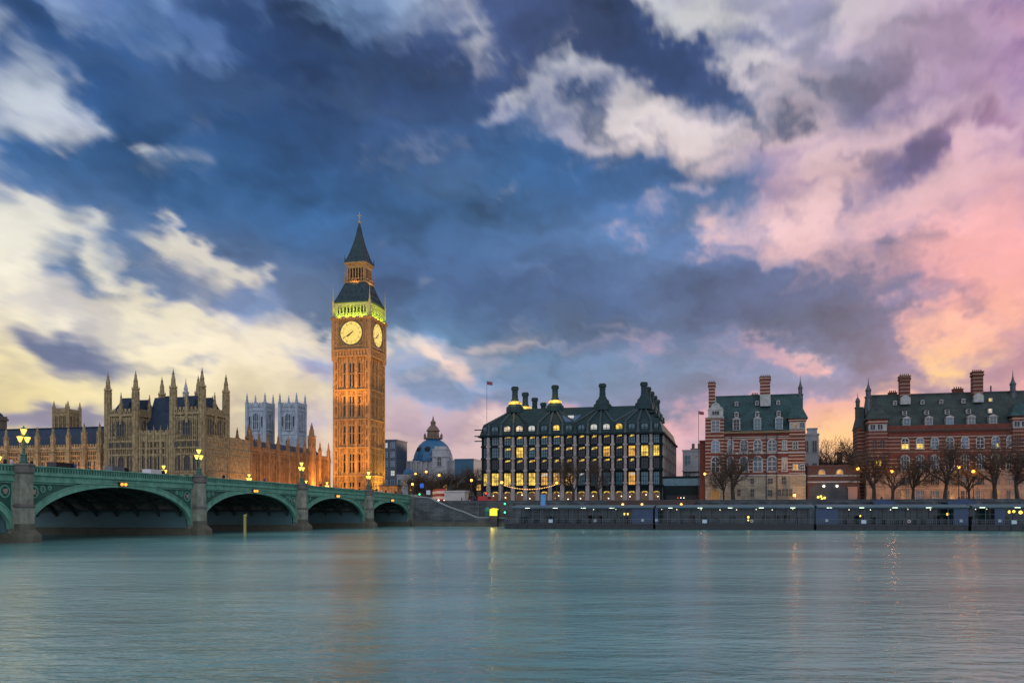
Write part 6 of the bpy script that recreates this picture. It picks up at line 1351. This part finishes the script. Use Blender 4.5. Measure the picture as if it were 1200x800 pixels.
# ------------------------------------------------------------------ vehicles
def wheels(par, xs, w, r):
    wm2 = MB(); P = [[(math.cos(a)*rr, d, math.sin(a)*rr) for rr, d in ((.0+.02, -.1), (r, -.1), (r, .1), (.02, .1))] for a in [2*math.pi*j/14 for j in range(15)]]; wm2.band(P); me = wm2.mesh('wheel', IRON)
    for x in xs:
        for y in (-w/2+.05, w/2-.05): put('wheel', me, par, (x, y, r))
def car(s, t, z, rot, paint, lb, van=False):
    ob = thing('parked_van' if van else 'car', lb, 'van' if van else 'car', s, t, z, rot)
    prof = [(-2.1, .3), (2.1, .3), (2.15, .75), (1.2, .95), (.55, 1.42), (-1.2, 1.45), (-1.95, 1.0), (-2.15, .9)] if not van else [(-2.4, .35), (2.4, .35), (2.45, 1.0), (1.9, 1.2), (1.45, 2.1), (-2.4, 2.15)]
    MB().ext_y(prof, -.85, .85).build('body', paint, ob); q = MB()
    if van: q.ext_y([(1.85, 1.25), (1.42, 2.0), (.6, 2.0), (.6, 1.25)], -.87, .87)
    else: q.ext_y([(1.1, .98), (.5, 1.37), (-1.15, 1.39), (-1.75, 1.0)], -.87, .87)
    q.build('window', GLASSD, ob); wheels(ob, (-1.35, 1.35), 1.75, .33)
    for y in (-.6, .6):
        f = 2.4 if van else 2.1; q = MB(); q.box(f, f+.07, y-.14, y+.14, .62, .78); q.build('headlight', mat('headlight', (.8, .8, .7), .3, emit=(1, .9, .7), es=4), ob); q = MB(); q.box(-f-.08, -f, y-.14, y+.14, .7, .86); q.build('tail_light', SIGR, ob)
    return ob
def bcar(px, s, paint, lb, van=False, rot=R(90)):
    t, Y = ty(px, s); return car(s, t, PT(min(t, -.5))-.97, rot, paint, lb, van)
bcar(74, -7, mat('car_black', (.015, .015, .017), .25), 'black van on the bridge right of the first far lamp', True); bcar(138, -7, mat('car_grey', (.12, .13, .14), .25), 'grey van on the bridge over the crown of the first arch', True); bcar(182, -7, mat('car_white', (.6, .6, .6), .3), 'white van on the bridge left of the second far lamp', True)
bcar(341, -7, mat('car_red', (.4, .03, .02), .3), 'red car on the bridge left of the third pier lamp'); 
s_, Y = sy(514.5, 12); bus = thing('double_decker_bus', 'red double decker bus with lit windows on the road left of the statue plinth', 'bus', s_, 12, G, R(-62))
q = MB(); q.box(-4.6, 4.6, -1.25, 1.25, .35, 4.25); q.box(-4.5, 4.5, -1.2, 1.2, 4.2, 4.4); q.build('body', RED, bus)
for z0, z1, nm in ((1.35, 2.15, 'lower_window'), (2.95, 3.75, 'upper_window')): MB().box(-4.63, 4.63, -1.28, 1.28, z0, z1).build(nm, mat('bus_window_lit', (.3, .25, .2), .3, emit=(1, .6, .4), es=.25), bus)
wheels(bus, (-2.8, 2.8), 2.5, .5)
for y in (-.9, .9):
    for x_, m_ in ((4.64, mat('headlight', (1, 1, 1))), (-4.72, SIGR)): MB().box(x_, x_+.08, y-.2, y+.2, .8, 1.15).build('headlight' if x_ > 0 else 'tail_light', m_, bus)
s_, Y = sy(570, 9); car(s_, 9, G, 0, RED, 'red van on the embankment road at the left corner of the office block', True)
s_, Y = sy(546, 13); car(s_, 13, G, 0, mat('car_white', (.6, .6, .6)), 'white car on the embankment road right of the statue plinth')
s_, Y = sy(559, 18); car(s_, 18, G, math.pi, mat('car_black', (.02, .02, .02)), 'black car on the embankment road with its headlights on')
for (px, py, t, lb, c) in ((494.5, 569, 6, 'blue square street sign on a pole above the bridge end stairs', mat('sign_blue', (.02, .10, .45), .4, emit=(.02, .12, .6), es=.4)), (502, 577, 4, 'white notice board beside the bus', mat('sign_white', (.55, .62, .68), .5))):
    s_, Y = sy(px, t); sg = thing('street_sign', lb, 'sign', s_, t); z = zz(py, Y)-G; MB().tube((0, 0, 0), (0, 0, z), .06, .06, 6).build('pole', IRON, sg); MB().box(-.6, .6, -.1, -.03, z-.6, z+.7).build('panel', c, sg)
for (px, py, t, lb, c) in ((569.8, 579, 3, 'traffic light glowing red at the left corner of the office block', SIGR), (492, 578.5, 4, 'traffic light glowing green above the bridge end stairs', SIGG), (373, 571, -6, 'traffic light glowing red on the bridge before the clock tower', SIGR)):
    s_, Y = sy(px, t) if px > 400 else (-4, 0)
    if px < 400: t, Y = ty(px, -4)
    zb = G if px > 400 else PT(min(t, -.5))-.97
    sg = thing('traffic_light', lb, 'traffic light', s_, t, zb); z = zz(py, Y)-zb; MB().tube((0, 0, 0), (0, 0, z+.3), .07, .07, 6).build('pole', IRON, sg); q = MB(); q.box(-.25, .25, -.2, .15, z-.6, z+.6); q = q.build('signal_head', IRON, sg); MB().ball((0, -.24, z+(.3 if c is SIGR else -.1)), .24, 8, 5).build('lens', c, q)
# floodlit lodge by the clock tower
s_, Y = sy(454.5, 16); lo = thing('stone_lodge', 'low stone lodge glowing orange beside the foot of the clock tower', 'lodge', s_, 16); a, b_ = sy(445, 16)[0]-s_, sy(465, 16)[0]-s_; zt = zz(569, Y)-G
q = MB(); q.box(a, b_, 0, 4, -.2, zt); q.box(a-.2, b_+.2, -.25, 4.2, zt-.6, zt-.2)
for k in range(7): q.box(a+(b_-a)*k/6-.15, a+(b_-a)*k/6+.15, -.15, .1, 0, zt-.5)
q.build('wall', STONEW, lo); q = MB(); q.box(a-.3, b_+.3, -.4, 4.3, zt, zt+.25); q.build('roof', SLATE, lo)
spot('lodge_floodlight', Lw(s_, 9, G+2), Lw(s_, 16, G+4), 1900, (1, .48, .08), 100, .3)
